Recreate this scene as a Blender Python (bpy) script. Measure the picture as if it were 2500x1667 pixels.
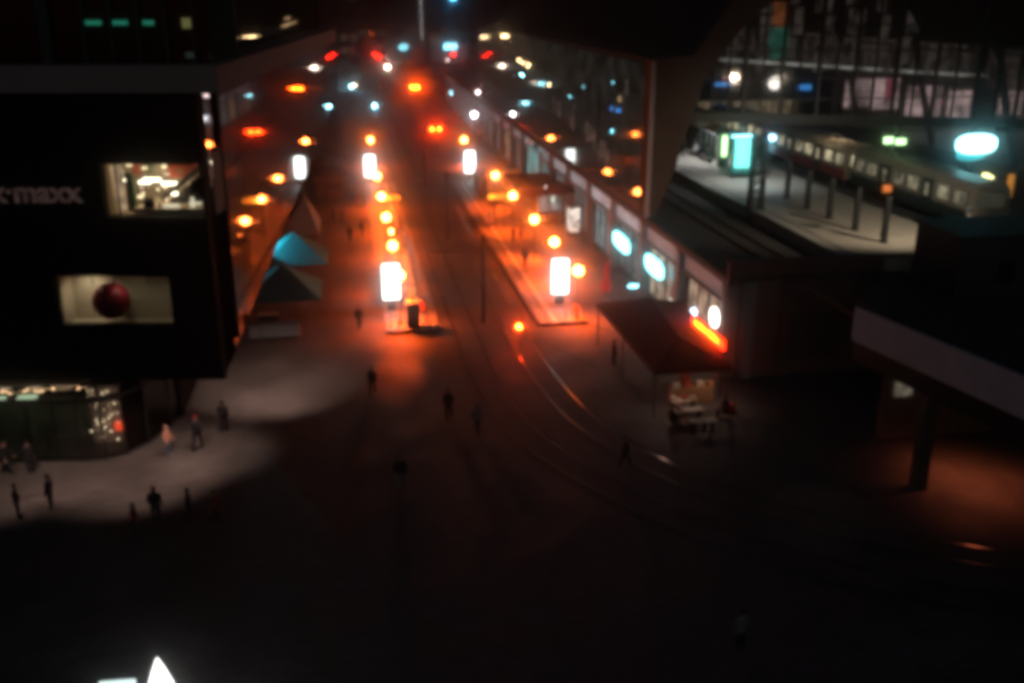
import bpy, bmesh, math, random
from mathutils import Vector, Matrix
random.seed(7)
R = math.radians
sc = bpy.context.scene
col = sc.collection
for o in list(bpy.data.objects): bpy.data.objects.remove(o)

# ---------------------------------------------------------------- camera
cam = bpy.data.cameras.new('camera'); camo = bpy.data.objects.new('camera', cam); col.objects.link(camo)
camo.location = (0, 0, 22); camo.rotation_euler = (R(90 - 18.97), 0, R(-9.41))
cam.lens = 35.32; cam.sensor_width = 36; cam.clip_end = 2000; cam.clip_start = .05
cam.dof.use_dof = True; cam.dof.focus_distance = 9.0; cam.dof.aperture_fstop = 2.0; cam.dof.aperture_blades = 0
sc.camera = camo
# ---------------------------------------------------------------- world: night sky
w = bpy.data.worlds.new('World'); sc.world = w; w.use_nodes = True
nt = w.node_tree; bg = nt.nodes['Background']
sky = nt.nodes.new('ShaderNodeTexSky'); sky.sky_type = 'NISHITA'; sky.sun_disc = False
sky.sun_elevation = R(-4); sky.sun_rotation = R(200)
nt.links.new(sky.outputs[0], bg.inputs[0]); bg.inputs[1].default_value = 0.9
# ---------------------------------------------------------------- exposure / render
sc.view_settings.view_transform = 'Standard'; sc.view_settings.look = 'None'
sc.view_settings.gamma = 1; sc.view_settings.use_curve_mapping = False
sc.view_settings.exposure = 0
cy = sc.cycles
cy.use_denoising = True
try: cy.denoiser = 'OPENIMAGEDENOISE'
except Exception: pass
cy.pixel_filter_type = 'GAUSSIAN'; cy.filter_width = 6.0
cy.max_bounces = 6; cy.diffuse_bounces = 2; cy.glossy_bounces = 3; cy.transmission_bounces = 4
cy.transparent_max_bounces = 12; cy.volume_bounces = 0
cy.sample_clamp_indirect = 4; cy.sample_clamp_direct = 0; cy.caustics_reflective = False; cy.caustics_refractive = False
cy.use_light_tree = True

# ---------------------------------------------------------------- materials
def nodes(m):
    m.use_nodes = True; t = m.node_tree
    return t, t.nodes, t.links
def mat(name, c, rough=.7, metal=0, noise=.25, scale=3, bump=.15, spec=.4, detail=6):
    m = bpy.data.materials.new(name); t, N, L = nodes(m); b = N['Principled BSDF']
    tc = N.new('ShaderNodeTexCoord'); nz = N.new('ShaderNodeTexNoise'); nz.inputs['Scale'].default_value = scale
    nz.inputs['Detail'].default_value = detail
    L.new(tc.outputs['Object'], nz.inputs['Vector'])
    mx = N.new('ShaderNodeMix'); mx.data_type = 'RGBA'
    mx.inputs[6].default_value = (*[x * (1 - noise) for x in c], 1); mx.inputs[7].default_value = (*[min(1, x * (1 + noise)) for x in c], 1)
    L.new(nz.outputs['Fac'], mx.inputs[0]); L.new(mx.outputs[2], b.inputs['Base Color'])
    b.inputs['Roughness'].default_value = rough; b.inputs['Metallic'].default_value = metal
    b.inputs['Specular IOR Level'].default_value = spec
    if bump:
        bp = N.new('ShaderNodeBump'); bp.inputs['Strength'].default_value = bump; bp.inputs['Distance'].default_value = .02
        L.new(nz.outputs['Fac'], bp.inputs['Height']); L.new(bp.outputs[0], b.inputs['Normal'])
    return m
def paving(name, c, scale, rough=.55, mortar=.45, bw=.5, rh=.25, blotch=.55):
    m = bpy.data.materials.new(name); t, N, L = nodes(m); b = N['Principled BSDF']
    tc = N.new('ShaderNodeTexCoord'); br = N.new('ShaderNodeTexBrick')
    br.inputs['Color1'].default_value = (*[x * .8 for x in c], 1); br.inputs['Color2'].default_value = (*[x * 1.2 for x in c], 1)
    br.inputs['Mortar'].default_value = (*[x * mortar for x in c], 1); br.inputs['Scale'].default_value = scale
    br.inputs['Mortar Size'].default_value = .02; br.inputs['Brick Width'].default_value = bw; br.inputs['Row Height'].default_value = rh
    L.new(tc.outputs['Object'], br.inputs['Vector'])
    nz = N.new('ShaderNodeTexNoise'); nz.inputs['Scale'].default_value = .35; nz.inputs['Detail'].default_value = 8
    L.new(tc.outputs['Object'], nz.inputs['Vector'])
    mr = N.new('ShaderNodeMapRange'); mr.inputs[1].default_value = .3; mr.inputs[2].default_value = .7
    mr.inputs[3].default_value = 1 - blotch; mr.inputs[4].default_value = 1 + blotch * .6
    L.new(nz.outputs['Fac'], mr.inputs[0])
    mx = N.new('ShaderNodeMix'); mx.data_type = 'RGBA'; mx.blend_type = 'MULTIPLY'; mx.inputs[0].default_value = 1
    L.new(br.outputs['Color'], mx.inputs[6]); L.new(mr.outputs[0], mx.inputs[7]); L.new(mx.outputs[2], b.inputs['Base Color'])
    r2 = N.new('ShaderNodeMapRange'); r2.inputs[1].default_value = .35; r2.inputs[2].default_value = .65
    r2.inputs[3].default_value = rough - .05; r2.inputs[4].default_value = rough + .15
    L.new(nz.outputs['Fac'], r2.inputs[0]); L.new(r2.outputs[0], b.inputs['Roughness'])
    bp = N.new('ShaderNodeBump'); bp.inputs['Strength'].default_value = .3; bp.inputs['Distance'].default_value = .02
    L.new(br.outputs['Fac'], bp.inputs['Height']); bp.invert = True; L.new(bp.outputs[0], b.inputs['Normal'])
    return m
def emit(name, c, s, base=(.02, .02, .02), noise=0, scale=3):
    m = bpy.data.materials.new(name); t, N, L = nodes(m); b = N['Principled BSDF']
    b.inputs['Base Color'].default_value = (*base, 1); b.inputs['Emission Color'].default_value = (*c, 1)
    b.inputs['Emission Strength'].default_value = s
    if noise:
        tc = N.new('ShaderNodeTexCoord'); nz = N.new('ShaderNodeTexNoise'); nz.inputs['Scale'].default_value = scale
        L.new(tc.outputs['Object'], nz.inputs['Vector']); mr = N.new('ShaderNodeMapRange')
        mr.inputs[1].default_value = .35; mr.inputs[2].default_value = .65
        mr.inputs[3].default_value = s * (1 - noise); mr.inputs[4].default_value = s * (1 + noise)
        L.new(nz.outputs['Fac'], mr.inputs[0]); L.new(mr.outputs[0], b.inputs['Emission Strength'])
    return m
def pane(name, tint=(.8, .85, .85), ior=1.45, rough=.02):
    m = bpy.data.materials.new(name); t, N, L = nodes(m)
    for n in list(N):
        if n.type == 'BSDF_PRINCIPLED': N.remove(n)
    out = [n for n in N if n.type == 'OUTPUT_MATERIAL'][0]
    tr = N.new('ShaderNodeBsdfTransparent'); tr.inputs[0].default_value = (*tint, 1)
    gl = N.new('ShaderNodeBsdfGlossy'); gl.inputs['Roughness'].default_value = rough
    fr = N.new('ShaderNodeFresnel'); fr.inputs['IOR'].default_value = ior
    tc = N.new('ShaderNodeTexCoord'); nz = N.new('ShaderNodeTexNoise'); nz.inputs['Scale'].default_value = .8
    bp = N.new('ShaderNodeBump'); bp.inputs['Strength'].default_value = .08; bp.inputs['Distance'].default_value = .02
    L.new(tc.outputs['Object'], nz.inputs['Vector']); L.new(nz.outputs['Fac'], bp.inputs['Height']); L.new(bp.outputs[0], gl.inputs['Normal'])
    mx = N.new('ShaderNodeMixShader'); L.new(fr.outputs[0], mx.inputs[0]); L.new(tr.outputs[0], mx.inputs[1]); L.new(gl.outputs[0], mx.inputs[2])
    L.new(mx.outputs[0], out.inputs['Surface'])
    return m
M = {}
M['ground'] = paving('square_paving', (.12, .11, .105), 1.0, .7, blotch=.3)
M['asphalt'] = mat('asphalt', (.05, .05, .05), .75, noise=.4, scale=2)
M['setts'] = paving('track_setts', (.11, .10, .095), 3.0, .75, .5)
M['platform'] = paving('platform_slabs', (.20, .19, .18), 1.2, .55, .6, blotch=.35)
M['kerb'] = mat('kerb_stone', (.34, .33, .31), .7, noise=.2)
M['stud'] = mat('pale_stud', (.6, .58, .52), .6, noise=.1)
M['rail'] = mat('rail_steel', (.45, .43, .42), .22, 1, noise=.15, scale=20, bump=.05)
M['darkmetal'] = mat('dark_metal', (.03, .033, .035), .5, .6)
M['greymetal'] = mat('grey_metal', (.2, .21, .22), .45, .5)
M['black'] = mat('black_cladding', (.009, .009, .011), .8, noise=.4, scale=1, bump=.05, spec=.06)
M['ledge'] = mat('pale_render', (.22, .21, .20), .8, noise=.15, scale=1)
M['brick'] = paving('brown_brick', (.13, .075, .055), 4, .8, 1.5, blotch=.3)
M['concrete'] = mat('viaduct_concrete', (.26, .255, .25), .8, noise=.25, scale=.8)
M['fascia'] = mat('fascia_panel', (.42, .41, .42), .6, noise=.18, scale=.7)
M['ballast'] = mat('ballast', (.05, .045, .04), .95, noise=.6, scale=9, bump=.8)
M['white'] = mat('white_paint', (.7, .7, .68), .6, noise=.08)
M['red'] = mat('red_canvas', (.12, .008, .01), .8, noise=.2)
M['teal'] = mat('teal_canvas', (.03, .22, .27), .8, noise=.2)
M['beige'] = mat('beige_canvas', (.30, .29, .28), .85, noise=.15)
M['wood'] = mat('pale_wood', (.35, .2, .11), .7, noise=.3, scale=8)
M['cream'] = mat('cream_train_paint', (.36, .31, .23), .4, noise=.08, bump=.02)
M['trainred'] = mat('red_train_paint', (.35, .025, .03), .35, noise=.1, bump=.02)
M['roofdark'] = mat('dark_roof', (.02, .02, .022), .7, noise=.3, scale=.5)
M['archstone'] = mat('arch_brown', (.1, .085, .07), .9, noise=.25, scale=.7, spec=.1)
M['leaf'] = mat('leaf', (.05, .08, .03), .8, noise=.5, scale=2)
M['bark'] = mat('bark', (.08, .06, .045), .9, noise=.4, scale=6)
M['mirrorglass'] = mat('dark_facade_glass', (.006, .007, .009), .035, 0, noise=.3, scale=.5, bump=.02, spec=.75, detail=2)
M['hallglass'] = mat('dark_hall_glass', (.010, .010, .009), .05, 0, noise=.5, scale=.7, bump=.035, spec=.6, detail=2)
def glow(m, c, lo, hi, sc_):
    t, N, L = nodes(m); b = N['Principled BSDF']; tc = N.new('ShaderNodeTexCoord'); nz = N.new('ShaderNodeTexNoise'); nz.inputs['Scale'].default_value = sc_
    L.new(tc.outputs['Object'], nz.inputs['Vector']); mr = N.new('ShaderNodeMapRange'); mr.inputs[1].default_value = .35; mr.inputs[2].default_value = .7; mr.inputs[3].default_value = lo; mr.inputs[4].default_value = hi
    L.new(nz.outputs['Fac'], mr.inputs[0]); L.new(mr.outputs[0], b.inputs['Emission Strength']); b.inputs['Emission Color'].default_value = (*c, 1)
glow(M['hallglass'], (.6, .62, .5), .005, .03, .5)  # faint emission in the hall glass stands in for light from inside
M['glass'] = pane('clear_glass')
M['glass_dirty'] = pane('smoky_glass', (.62, .60, .58), 1.5, .06)
OR = (1, .155, .013)
M['lamp_orange'] = emit('sodium_globe', (1, .165, .024), 175)
M['lamp_white'] = emit('lightbox_white', (.93, 1, .97), 8, noise=.1, scale=1.5)
M['led_yellow'] = emit('amber_dots', (1, .42, .03), 9)
M['led_back'] = emit('amber_board', (1, .2, .01), 2.2)
M['red_lamp'] = emit('red_signal_lens', (1, .045, .004), 260)
M['red_tail'] = emit('red_tail_lens', (1, .03, .002), 150)
M['red_small'] = emit('red_pin_lens', (1, .01, .003), 90)
M['cyan'] = emit('cyan_lit_panel', (.25, .85, 1), 8)
M['cyanbig'] = emit('cyan_lightbox', (.25, .92, 1), 6)
M['warm'] = emit('warm_shop_light', (1, .66, .4), 9)
M['warmdim'] = emit('warm_dim_light', (1, .72, .48), .35, noise=.8, scale=1.2)
M['greylit'] = emit('lit_shop_interior', (.85, .88, .84), .12, noise=.9, scale=1.6)
M['coollit'] = emit('cool_shop_interior', (.55, .85, .85), .22, noise=.8, scale=1.3)
M['green'] = emit('green_tube', (.1, .8, .5), 1.1)
M['greensign'] = emit('green_sign_face', (.55, 1, .45), 3.2)
M['yellowwin'] = emit('yellow_window', (1, .68, .25), .9)
M['yellowsign'] = emit('yellow_sign_face', (1, .95, .4), 3.6)
M['blue'] = emit('blue_sign_face', (.06, .35, 1), 2.2)
M['pinklit'] = emit('pinkish_window_light', (.9, .68, .7), .8, noise=.7, scale=.35)
M['pinkneon'] = emit('pink_neon', (1, .2, .4), 1.4)
M['bright'] = emit('bright_lamp', (1, .93, .85), 130)
M['gold'] = emit('golden_lamp', (1, .66, .3), 60)
M['cyanlamp'] = emit('cyan_lamp', (.25, .85, 1), 110)
M['neonred'] = emit('red_neon', (1, .015, .002), 16)
M['neonyellow'] = emit('yellow_letters', (1, .36, .01), 7)
M['bluewhite'] = emit('blue_white_neon', (.5, .7, 1), 14)

# ---------------------------------------------------------------- geometry helpers
class MB:
    def __init__(s): s.v = []; s.f = []; s.m = []
    def add(s, vs, fs, mi=0):
        k = len(s.v); s.v += [tuple(p) for p in vs]; s.f += [tuple(i + k for i in f) for f in fs]; s.m += [mi] * len(fs); return s
    def hexa(s, p, mi=0):  # 8 points: bottom 4 ccw, top 4 ccw
        return s.add(p, [(3, 2, 1, 0), (4, 5, 6, 7), (0, 1, 5, 4), (1, 2, 6, 5), (2, 3, 7, 6), (3, 0, 4, 7)], mi)
    def box(s, x, y, z, a, b, c, rz=0, mi=0):  # centre x,y ; z = bottom ; sizes
        cr, sr = math.cos(rz), math.sin(rz); P = []
        for zz in (z, z + c):
            for dx, dy in ((-a/2, -b/2), (a/2, -b/2), (a/2, b/2), (-a/2, b/2)):
                P.append((x + dx*cr - dy*sr, y + dx*sr + dy*cr, zz))
        return s.hexa(P, mi)
    def prism(s, poly, z0, z1, mi=0):
        n = len(poly); P = [(x, y, z0) for x, y in poly] + [(x, y, z1) for x, y in poly]
        F = [tuple(range(n))[::-1], tuple(range(n, 2*n))] + [(i, (i+1) % n, n + (i+1) % n, n + i) for i in range(n)]
        return s.add(P, F, mi)
    def wall(s, a, b, z0, z1, t, mi=0):  # vertical slab from a to b, thickness t to the left of a->b
        d = Vector((b[0]-a[0], b[1]-a[1])).normalized(); n = Vector((-d.y, d.x)) * t
        return s.prism([(a[0], a[1]), (b[0], b[1]), (b[0]+n.x, b[1]+n.y), (a[0]+n.x, a[1]+n.y)], z0, z1, mi)
    def tube(s, a, b, r, r2=None, n=8, mi=0):
        a = Vector(a); b = Vector(b); r2 = r if r2 is None else r2; d = (b - a).normalized()
        u = d.orthogonal().normalized(); v = d.cross(u); P = []
        for c, rr in ((a, r), (b, r2)):
            for i in range(n):
                t = 2*math.pi*i/n; P.append(c + u*math.cos(t)*rr + v*math.sin(t)*rr)
        F = [(i, (i+1) % n, n + (i+1) % n, n + i) for i in range(n)] + [tuple(range(n))[::-1], tuple(range(n, 2*n))]
        return s.add(P, F, mi)
    def path(s, pts, r, n=6, mi=0):
        for a, b in zip(pts[:-1], pts[1:]): s.tube(a, b, r, n=n, mi=mi)
        return s
    def lathe(s, x, y, prof, n=16, mi=0):  # prof = [(r,z)]
        P = []; F = []; m = len(prof)
        for r, z in prof:
            for i in range(n):
                t = 2*math.pi*i/n; P.append((x + r*math.cos(t), y + r*math.sin(t), z))
        for j in range(m-1):
            for i in range(n): F.append((j*n+i, j*n+(i+1) % n, (j+1)*n+(i+1) % n, (j+1)*n+i))
        F.append(tuple(range(n))[::-1]); F.append(tuple(range((m-1)*n, m*n)))
        return s.add(P, F, mi)
    def ball(s, x, y, z, r, sz=1, n=12, mi=0):
        return s.lathe(x, y, [(max(.001, r*math.sin(math.pi*k/8)), z - r*sz*math.cos(math.pi*k/8)) for k in range(9)], n, mi)
    def build(s, name, m, parent=None, smooth=False, loc=None, bevel=0):
        me = bpy.data.meshes.new(name); me.from_pydata(s.v, [], s.f); me.update()
        for x in (m if isinstance(m, (list, tuple)) else [m]): me.materials.append(x)
        if isinstance(m, (list, tuple)):
            for p, i in zip(me.polygons, s.m): p.material_index = i
        if smooth:
            for p in me.polygons: p.use_smooth = True
        o = bpy.data.objects.new(name, me); col.objects.link(o)
        if parent: o.parent = parent
        if loc: o.location = loc
        if bevel:
            b = o.modifiers.new('bevel', 'BEVEL'); b.width = bevel; b.segments = 2; b.limit_method = 'ANGLE'
        return o
def thing(name, label, cat, loc=(0, 0, 0), rz=0, group=None):
    o = bpy.data.objects.new(name, None); col.objects.link(o); o.location = loc; o.rotation_euler.z = rz
    o.empty_display_size = .3; o['label'] = label; o['category'] = cat
    if group: o['group'] = group
    return o
def tag(o, label, cat, group=None):
    o['label'] = label; o['category'] = cat
    if group: o['group'] = group
    return o
def struct(o): o['kind'] = 'structure'; return o
def dup(root, loc, rz=0, label=None, group=None):
    r = root.copy(); col.objects.link(r); r.location = loc; r.rotation_euler.z = rz
    if label: r['label'] = label
    if group: r['group'] = group
    for ch in root.children:
        c = ch.copy(); col.objects.link(c); c.parent = r
        for g in ch.children:
            d = g.copy(); col.objects.link(d); d.parent = c
    return r
def text(name, s, size, m, parent, loc, rot, depth=.03, align='LEFT', bold=0.0, sx=1):
    cu = bpy.data.curves.new(name, 'FONT'); cu.body = s; cu.size = size; cu.extrude = depth; cu.align_x = align; cu.offset = bold
    cu.resolution_u = 3
    t = bpy.data.objects.new('tmp', cu); col.objects.link(t)
    bpy.context.view_layer.update()
    me = bpy.data.meshes.new_from_object(t.evaluated_get(bpy.context.evaluated_depsgraph_get()))
    bpy.data.objects.remove(t); me.materials.clear(); me.materials.append(m)
    o = bpy.data.objects.new(name, me); col.objects.link(o); o.parent = parent; o.location = loc; o.rotation_euler = rot; o.scale.x = sx
    return o
def spot(name, parent, loc, target, energy, c, size, blend=.6, rad=.12):
    l = bpy.data.lights.new(name, 'SPOT'); l.energy = energy; l.color = c; l.spot_size = R(size); l.spot_blend = blend; l.shadow_soft_size = rad
    o = bpy.data.objects.new(name, l); col.objects.link(o); o.parent = parent; o.location = loc
    d = Vector(target) - Vector(loc); o.rotation_euler = d.to_track_quat('-Z', 'Y').to_euler()
    return o

# ================================================================ SETTING
struct(MB().add([(-400, -60, 0), (500, -60, 0), (500, 700, 0), (-400, 700, 0)], [(0, 1, 2, 3)]).build('ground', M['ground']))
struct(MB().prism([(5.9, 128), (13.6, 128), (16, 700), (-9, 700)], .0, .006).build('road', M['asphalt']))
struct(MB().prism([(-60, 138), (22, 138), (22, 160), (-60, 160)], .0, .01).build('cross_road', M['asphalt']))
def offs(line, d):
    out = []
    for i, p in enumerate(line):
        a = Vector(line[max(0, i-1)]); b = Vector(line[min(len(line)-1, i+1)]); t = (b - a).normalized()
        out.append((p[0] - t.y*d, p[1] + t.x*d))
    return out
def smoothline(pts, n=6):
    out = []
    for i in range(len(pts)-1):
        p0 = Vector(pts[max(0, i-1)]); p1 = Vector(pts[i]); p2 = Vector(pts[i+1]); p3 = Vector(pts[min(len(pts)-1, i+2)])
        for k in range(n):
            t = k/n
            out.append(tuple(.5*((2*p1) + (p2-p0)*t + (2*p0-5*p1+4*p2-p3)*t*t + (3*p1-p0-3*p2+p3)*t**3)))
    out.append(tuple(pts[-1])); return out
T2 = smoothline([(11.05, 210), (11.05, 140), (11.05, 90), (11.05, 66), (11.15, 61), (11.3, 57), (11.75, 52), (12.6, 48), (15.2, 42), (19.6, 36.8), (25.2, 32.9), (32, 30.2), (44, 27.5)])
T1 = smoothline([(7.6, 210), (7.6, 140), (7.6, 90), (7.6, 62), (7.75, 56), (8.2, 51), (9.2, 46.5), (12.1, 40.5), (16.8, 34.5), (23, 30), (31, 26.8), (44, 24)])
for T in (T1, T2):
    L, Rr = offs(T, 1.15), offs(T, -1.15)
    b = MB()
    for i in range(len(T)-1): b.add([(*L[i], .012), (*L[i+1], .012), (*Rr[i+1], .012), (*Rr[i], .012)], [(0, 1, 2, 3)])
    struct(b.build('tram_track_bed', M['setts']))
    for d in (-.72, .72):
        b = MB(); q = offs(T, d); a, c = offs(T, d - .035), offs(T, d + .035)
        for i in range(len(T)-1): b.hexa([(*a[i], .0), (*a[i+1], .0), (*c[i+1], .0), (*c[i], .0), (*a[i], .03), (*a[i+1], .03), (*c[i+1], .03), (*c[i], .03)])
        struct(b.build('tram_rail', M['rail']))
# platforms with kerb, tactile strip, edge studs
def platform(x0, x1, y0, y1, edge):
    p = struct(MB().box((x0+x1)/2, (y0+y1)/2, 0, x1-x0, y1-y0, .22).build('tram_platform', M['platform']))
    k = MB(); sx = 1 if edge == x1 else -1
    k.box(edge + sx*.09, (y0+y1)/2, 0, .18, y1-y0, .25)
    struct(k.build('platform_kerb', M['kerb']))
    s = MB(); y = y0 + .3
    while y < y1: s.box(edge - sx*.22, y, .222, .26, .38, .006); y += .9
    struct(s.build('platform_edge_marking', M['stud']))
    struct(MB().box(edge - sx*1.0, (y0+y1)/2, .222, .3, y1-y0, .005).build('tactile_strip', M['stud']))
platform(2.2, 5.75, 66.0, 124, 5.75)
platform(13.1, 16.4, 66.0, 124, 13.1)

# ================================================================ PLATFORM LAMPS
def lamp_proto():
    t = thing('platform_lamp', '', 'street lamp')
    MB().tube((0, 0, 0), (0, 0, 3.2), .055, .04, 10).lathe(0, 0, [(.14, 0), (.14, .08), (.07, .25)], 10).build('post', M['darkmetal'], t)
    MB().ball(0, 0, 3.5, .30, 1.0, 16).build('globe', M['lamp_orange'], t, True)
    MB().lathe(0, 0, [(.12, 3.14), (.16, 3.2), (.16, 3.25)], 12).build('collar', M['darkmetal'], t)
    spot('lamp_beam', t, (0, 0, 3.12), (0, 0, 0), 14000, (1, .085, .003), 150, 1, .1)
    return t
LP = lamp_proto(); first = True
lampspots = [(15.8, 66.8, 'nearest orange globe lamp on the right tram platform, beside the rail end'),
 (15.9, 75.6, 'orange globe lamp just behind the tall white light column on the right platform'),
 (15.9, 84.1, 'orange globe lamp on the right platform behind the walking person'),
 (15.85, 95.2, 'orange globe lamp on the right platform in front of the red canopy kiosk'),
 (15.9, 106.9, 'orange globe lamp on the right platform left of the red canopy kiosk'),
 (16.1, 137, 'farthest orange globe lamp past the right platform, above a white light column'),
 (3.3, 67.6, 'nearest orange globe lamp on the left platform, by the ticket machine'),
 (3.3, 76.4, 'orange globe lamp on the left platform just behind the big white light column'),
 (3.3, 87.1, 'orange globe lamp at the far end of the left glass tram shelter'),
 (3.3, 96.8, 'orange globe lamp on the left platform beside the amber departure board'),
 (3.3, 108.4, 'orange globe lamp on the left platform beyond the amber departure board'),
 (3.6, 139, 'farthest orange globe lamp past the left platform, above a white light column')]
for x, y, lb in lampspots:
    z = .222 if y < 124 else 0
    if first: LP.location = (x, y, z); LP['label'] = lb; LP['group'] = 'orange globe lamps along the tram platforms'; first = False
    else:
        q_ = dup(LP, (x, y, z), 0, lb)
        if y == 67.6: 
            spot('front_beam', q_, (0, -.42, 3.2), (-.2, -3.2, 0), 3800, (1, .08, .002), 54, 1, .1)
            spot('front_beam', q_, (0, -.42, 3.2), (-.55, -7.0, 0), 5200, (1, .08, .002), 26, 1, .1)
# ---- backlit advertising columns
def pylon_proto(h, wd):
    t = thing('light_column', '', 'advertising column')
    MB().box(0, 0, 0, wd*.55, .28, .75).build('foot', M['darkmetal'], t)
    MB().box(0, 0, .75, wd + .1, .36, .07).box(0, 0, .82 + h, wd + .1, .36, .07).box(-wd/2 - .025, 0, .82, .05, .36, h).box(wd/2 + .025, 0, .82, .05, .36, h).build('frame', M['greymetal'], t)
    MB().box(0, 0, .82, wd, .32, h).build('lit_panel', M['lamp_white'], t)
    return t
g = 'tall white lightbox columns by the tram stop'
PA = pylon_proto(2.6, 1.15); PA.location = (15.3, 70.6, .222); PA['label'] = 'tall glowing white light column at the near end of the right platform'; PA['group'] = g
dup(PA, (2.85, 71.2, .222), 0, 'tall glowing white light column at the near end of the left platform', g)
dup(PA, (3.0, 125.8, 0), 0, 'glowing white light column at the far end of the left platform', g)
dup(PA, (15.6, 127, 0), 0, 'glowing white light column at the far end of the right platform', g)

# ---- departure boards
def board(x, y, lb, s='12 MITTE  3', w_=1.7):
    t = thing('departure_board', lb, 'departure board', (x, y, .222), 0, 'amber departure boards')
    MB().tube((-w_/2 + .1, 0, 0), (-w_/2 + .1, 0, 3.1), .05).tube((w_/2 - .1, 0, 0), (w_/2 - .1, 0, 3.1), .05).build('post', M['darkmetal'], t)
    MB().box(0, .02, 3.0, w_, .24, .62).build('housing', M['darkmetal'], t)
    MB().box(0, -.11, 3.05, w_ - .1, .02, .52).build('screen', M['led_back'], t)
    text('lettering', 'M2  2', .26, M['led_yellow'], t, (-w_/2 + .12, -.125, 3.3), (R(90), 0, 0), .004)
    text('lettering', 'M4  5', .26, M['led_yellow'], t, (-w_/2 + .12, -.125, 3.08), (R(90), 0, 0), .004)
board(14.4, 96.2, 'amber departure board on the right platform left of an orange globe lamp')
board(4.3, 97.2, 'amber departure board on the left platform right of an orange globe lamp')

# ---- catenary poles and wires
def pole(x, y, h, lb):
    t = thing('catenary_pole', lb, 'pole', (x, y, 0), 0, 'overhead wire poles between the tracks')
    MB().lathe(0, 0, [(.2, 0), (.2, .06), (.13, .3), (.12, h*.6), (.09, h)], 12).build('mast', M['darkmetal'], t)
    MB().tube((-3.6, 0, h*.84), (3.6, 0, h*.84), .025).tube((0, 0, h*.99), (-2.6, 0, h*.85), .015).tube((0, 0, h*.99), (2.6, 0, h*.85), .015).build('cross_arm', M['darkmetal'], t)
    MB().ball(0, 0, h + .05, .11, 1, 10).build('cap', M['darkmetal'], t)
pole(9.15, 67.6, 6.3, 'nearest dark catenary pole between the two tram tracks at the platform ends')
pole(9.3, 93.7, 6.3, 'second dark catenary pole between the tracks at mid platform')
pole(9.3, 120, 6.3, 'farthest dark catenary pole between the tracks in the dim distance')
for i, (pts, lb) in enumerate([([(7.6, 150, 5.4), (7.6, 120, 5.3), (7.6, 93.7, 5.3), (7.6, 67.6, 5.3), (8.4, 50, 5.4), (14, 36, 5.5)], 'thin overhead tram wire above the left track'),
    ([(11.05, 150, 5.4), (11.05, 120, 5.3), (11.05, 93.7, 5.3), (11.05, 67.6, 5.3), (12.3, 50, 5.4), (20, 36.5, 5.5)], 'thin overhead tram wire above the right track'),
    ([(9.15, 67.6, 6.2), (15.8, 84, 5.6), (22, 92, 6)], 'thin span wire from the near pole to the viaduct'),
    ([(9.15, 67.6, 6.2), (4.5, 85, 6.0), (-4, 100, 9)], 'thin span wire from the near pole to the black building')]):
    tag(MB().path(pts, .012, 4).build('overhead_wire', M['darkmetal']), lb, 'wire', 'overhead tram wires')

# ---- left platform shelter
t = thing('tram_shelter', 'glass tram shelter with arched roof behind the left light column', 'tram shelter', (4.0, 80.5, .222))
b = MB(); fr = MB()
for j in range(6):
    y = -4.5 + j*1.8; pts = [(-1.1, y, 0), (-1.1, y, 2.2)] + [(-1.1*math.cos(a*math.pi/6), y, 2.2 + .75*math.sin(a*math.pi/6)) for a in range(1, 6)] + [(1.1, y, 2.2), (1.1, y, 0)]
    fr.path(pts, .05)
fr.build('frame', M['greymetal'], t)
for a in range(6):
    c0, s0, c1, s1 = math.cos(a*math.pi/6), math.sin(a*math.pi/6), math.cos((a+1)*math.pi/6), math.sin((a+1)*math.pi/6)
    b.hexa([(-1.1*c0, -4.5, 2.2+.75*s0), (-1.1*c0, 4.5, 2.2+.75*s0), (-1.1*c1, 4.5, 2.2+.75*s1), (-1.1*c1, -4.5, 2.2+.75*s1),
            (-1.1*c0, -4.5, 2.23+.75*s0), (-1.1*c0, 4.5, 2.23+.75*s0), (-1.1*c1, 4.5, 2.23+.75*s1), (-1.1*c1, -4.5, 2.23+.75*s1)])
b.build('roof_glass', M['glass_dirty'], t)
MB().box(-1.1, 0, .3, .02, 9, 1.8).build('back_glass', M['glass'], t)
MB().box(-.7, 0, .4, .4, 5, .06).box(-.7, -2.2, 0, .3, .08, .4).box(-.7, 2.2, 0, .3, .08, .4).build('bench', M['wood'], t)
# ---- ticket machine, info panel, railings
def machine(x, y, lb, m):
    t = thing('ticket_machine', lb, 'ticket machine', (x, y, .222))
    MB().box(0, 0, 0, .9, .6, 1.7).build('cabinet', m, t, bevel=.03)
    MB().box(0, -.01, 1.7, 1.05, .8, .1).build('hood', M['kerb'], t)
    MB().box(-.12, -.31, 1.05, .4, .02, .35).build('screen', M['darkmetal'], t)
    MB().box(.22, -.31, .7, .12, .02, .5).build('slot_panel', M['greymetal'], t)
machine(4.15, 66.9, 'dark ticket machine with pale hood at the left platform end', M['darkmetal'])
def railing(x0, x1, y, lb):
    t = thing('railing', lb, 'railing', ((x0+x1)/2, y, .222), 0, 'low railings closing the platform ends')
    h = (x1-x0)/2
    MB().tube((-h, 0, 1.05), (h, 0, 1.05), .025).tube((-h, 0, .55), (h, 0, .55), .018).build('rail', M['greymetal'], t)
    for x in (-h, 0, h): MB().tube((x, 0, 0), (x, 0, 1.05), .03).build('post', M['greymetal'], t)
railing(2.5, 3.6, 66.2, 'thin metal railing left of the ticket machine')
railing(4.75, 5.7, 66.2, 'short metal railing right of the ticket machine')
railing(13.4, 16.2, 66.2, 'metal railing across the end of the right platform')
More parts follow.
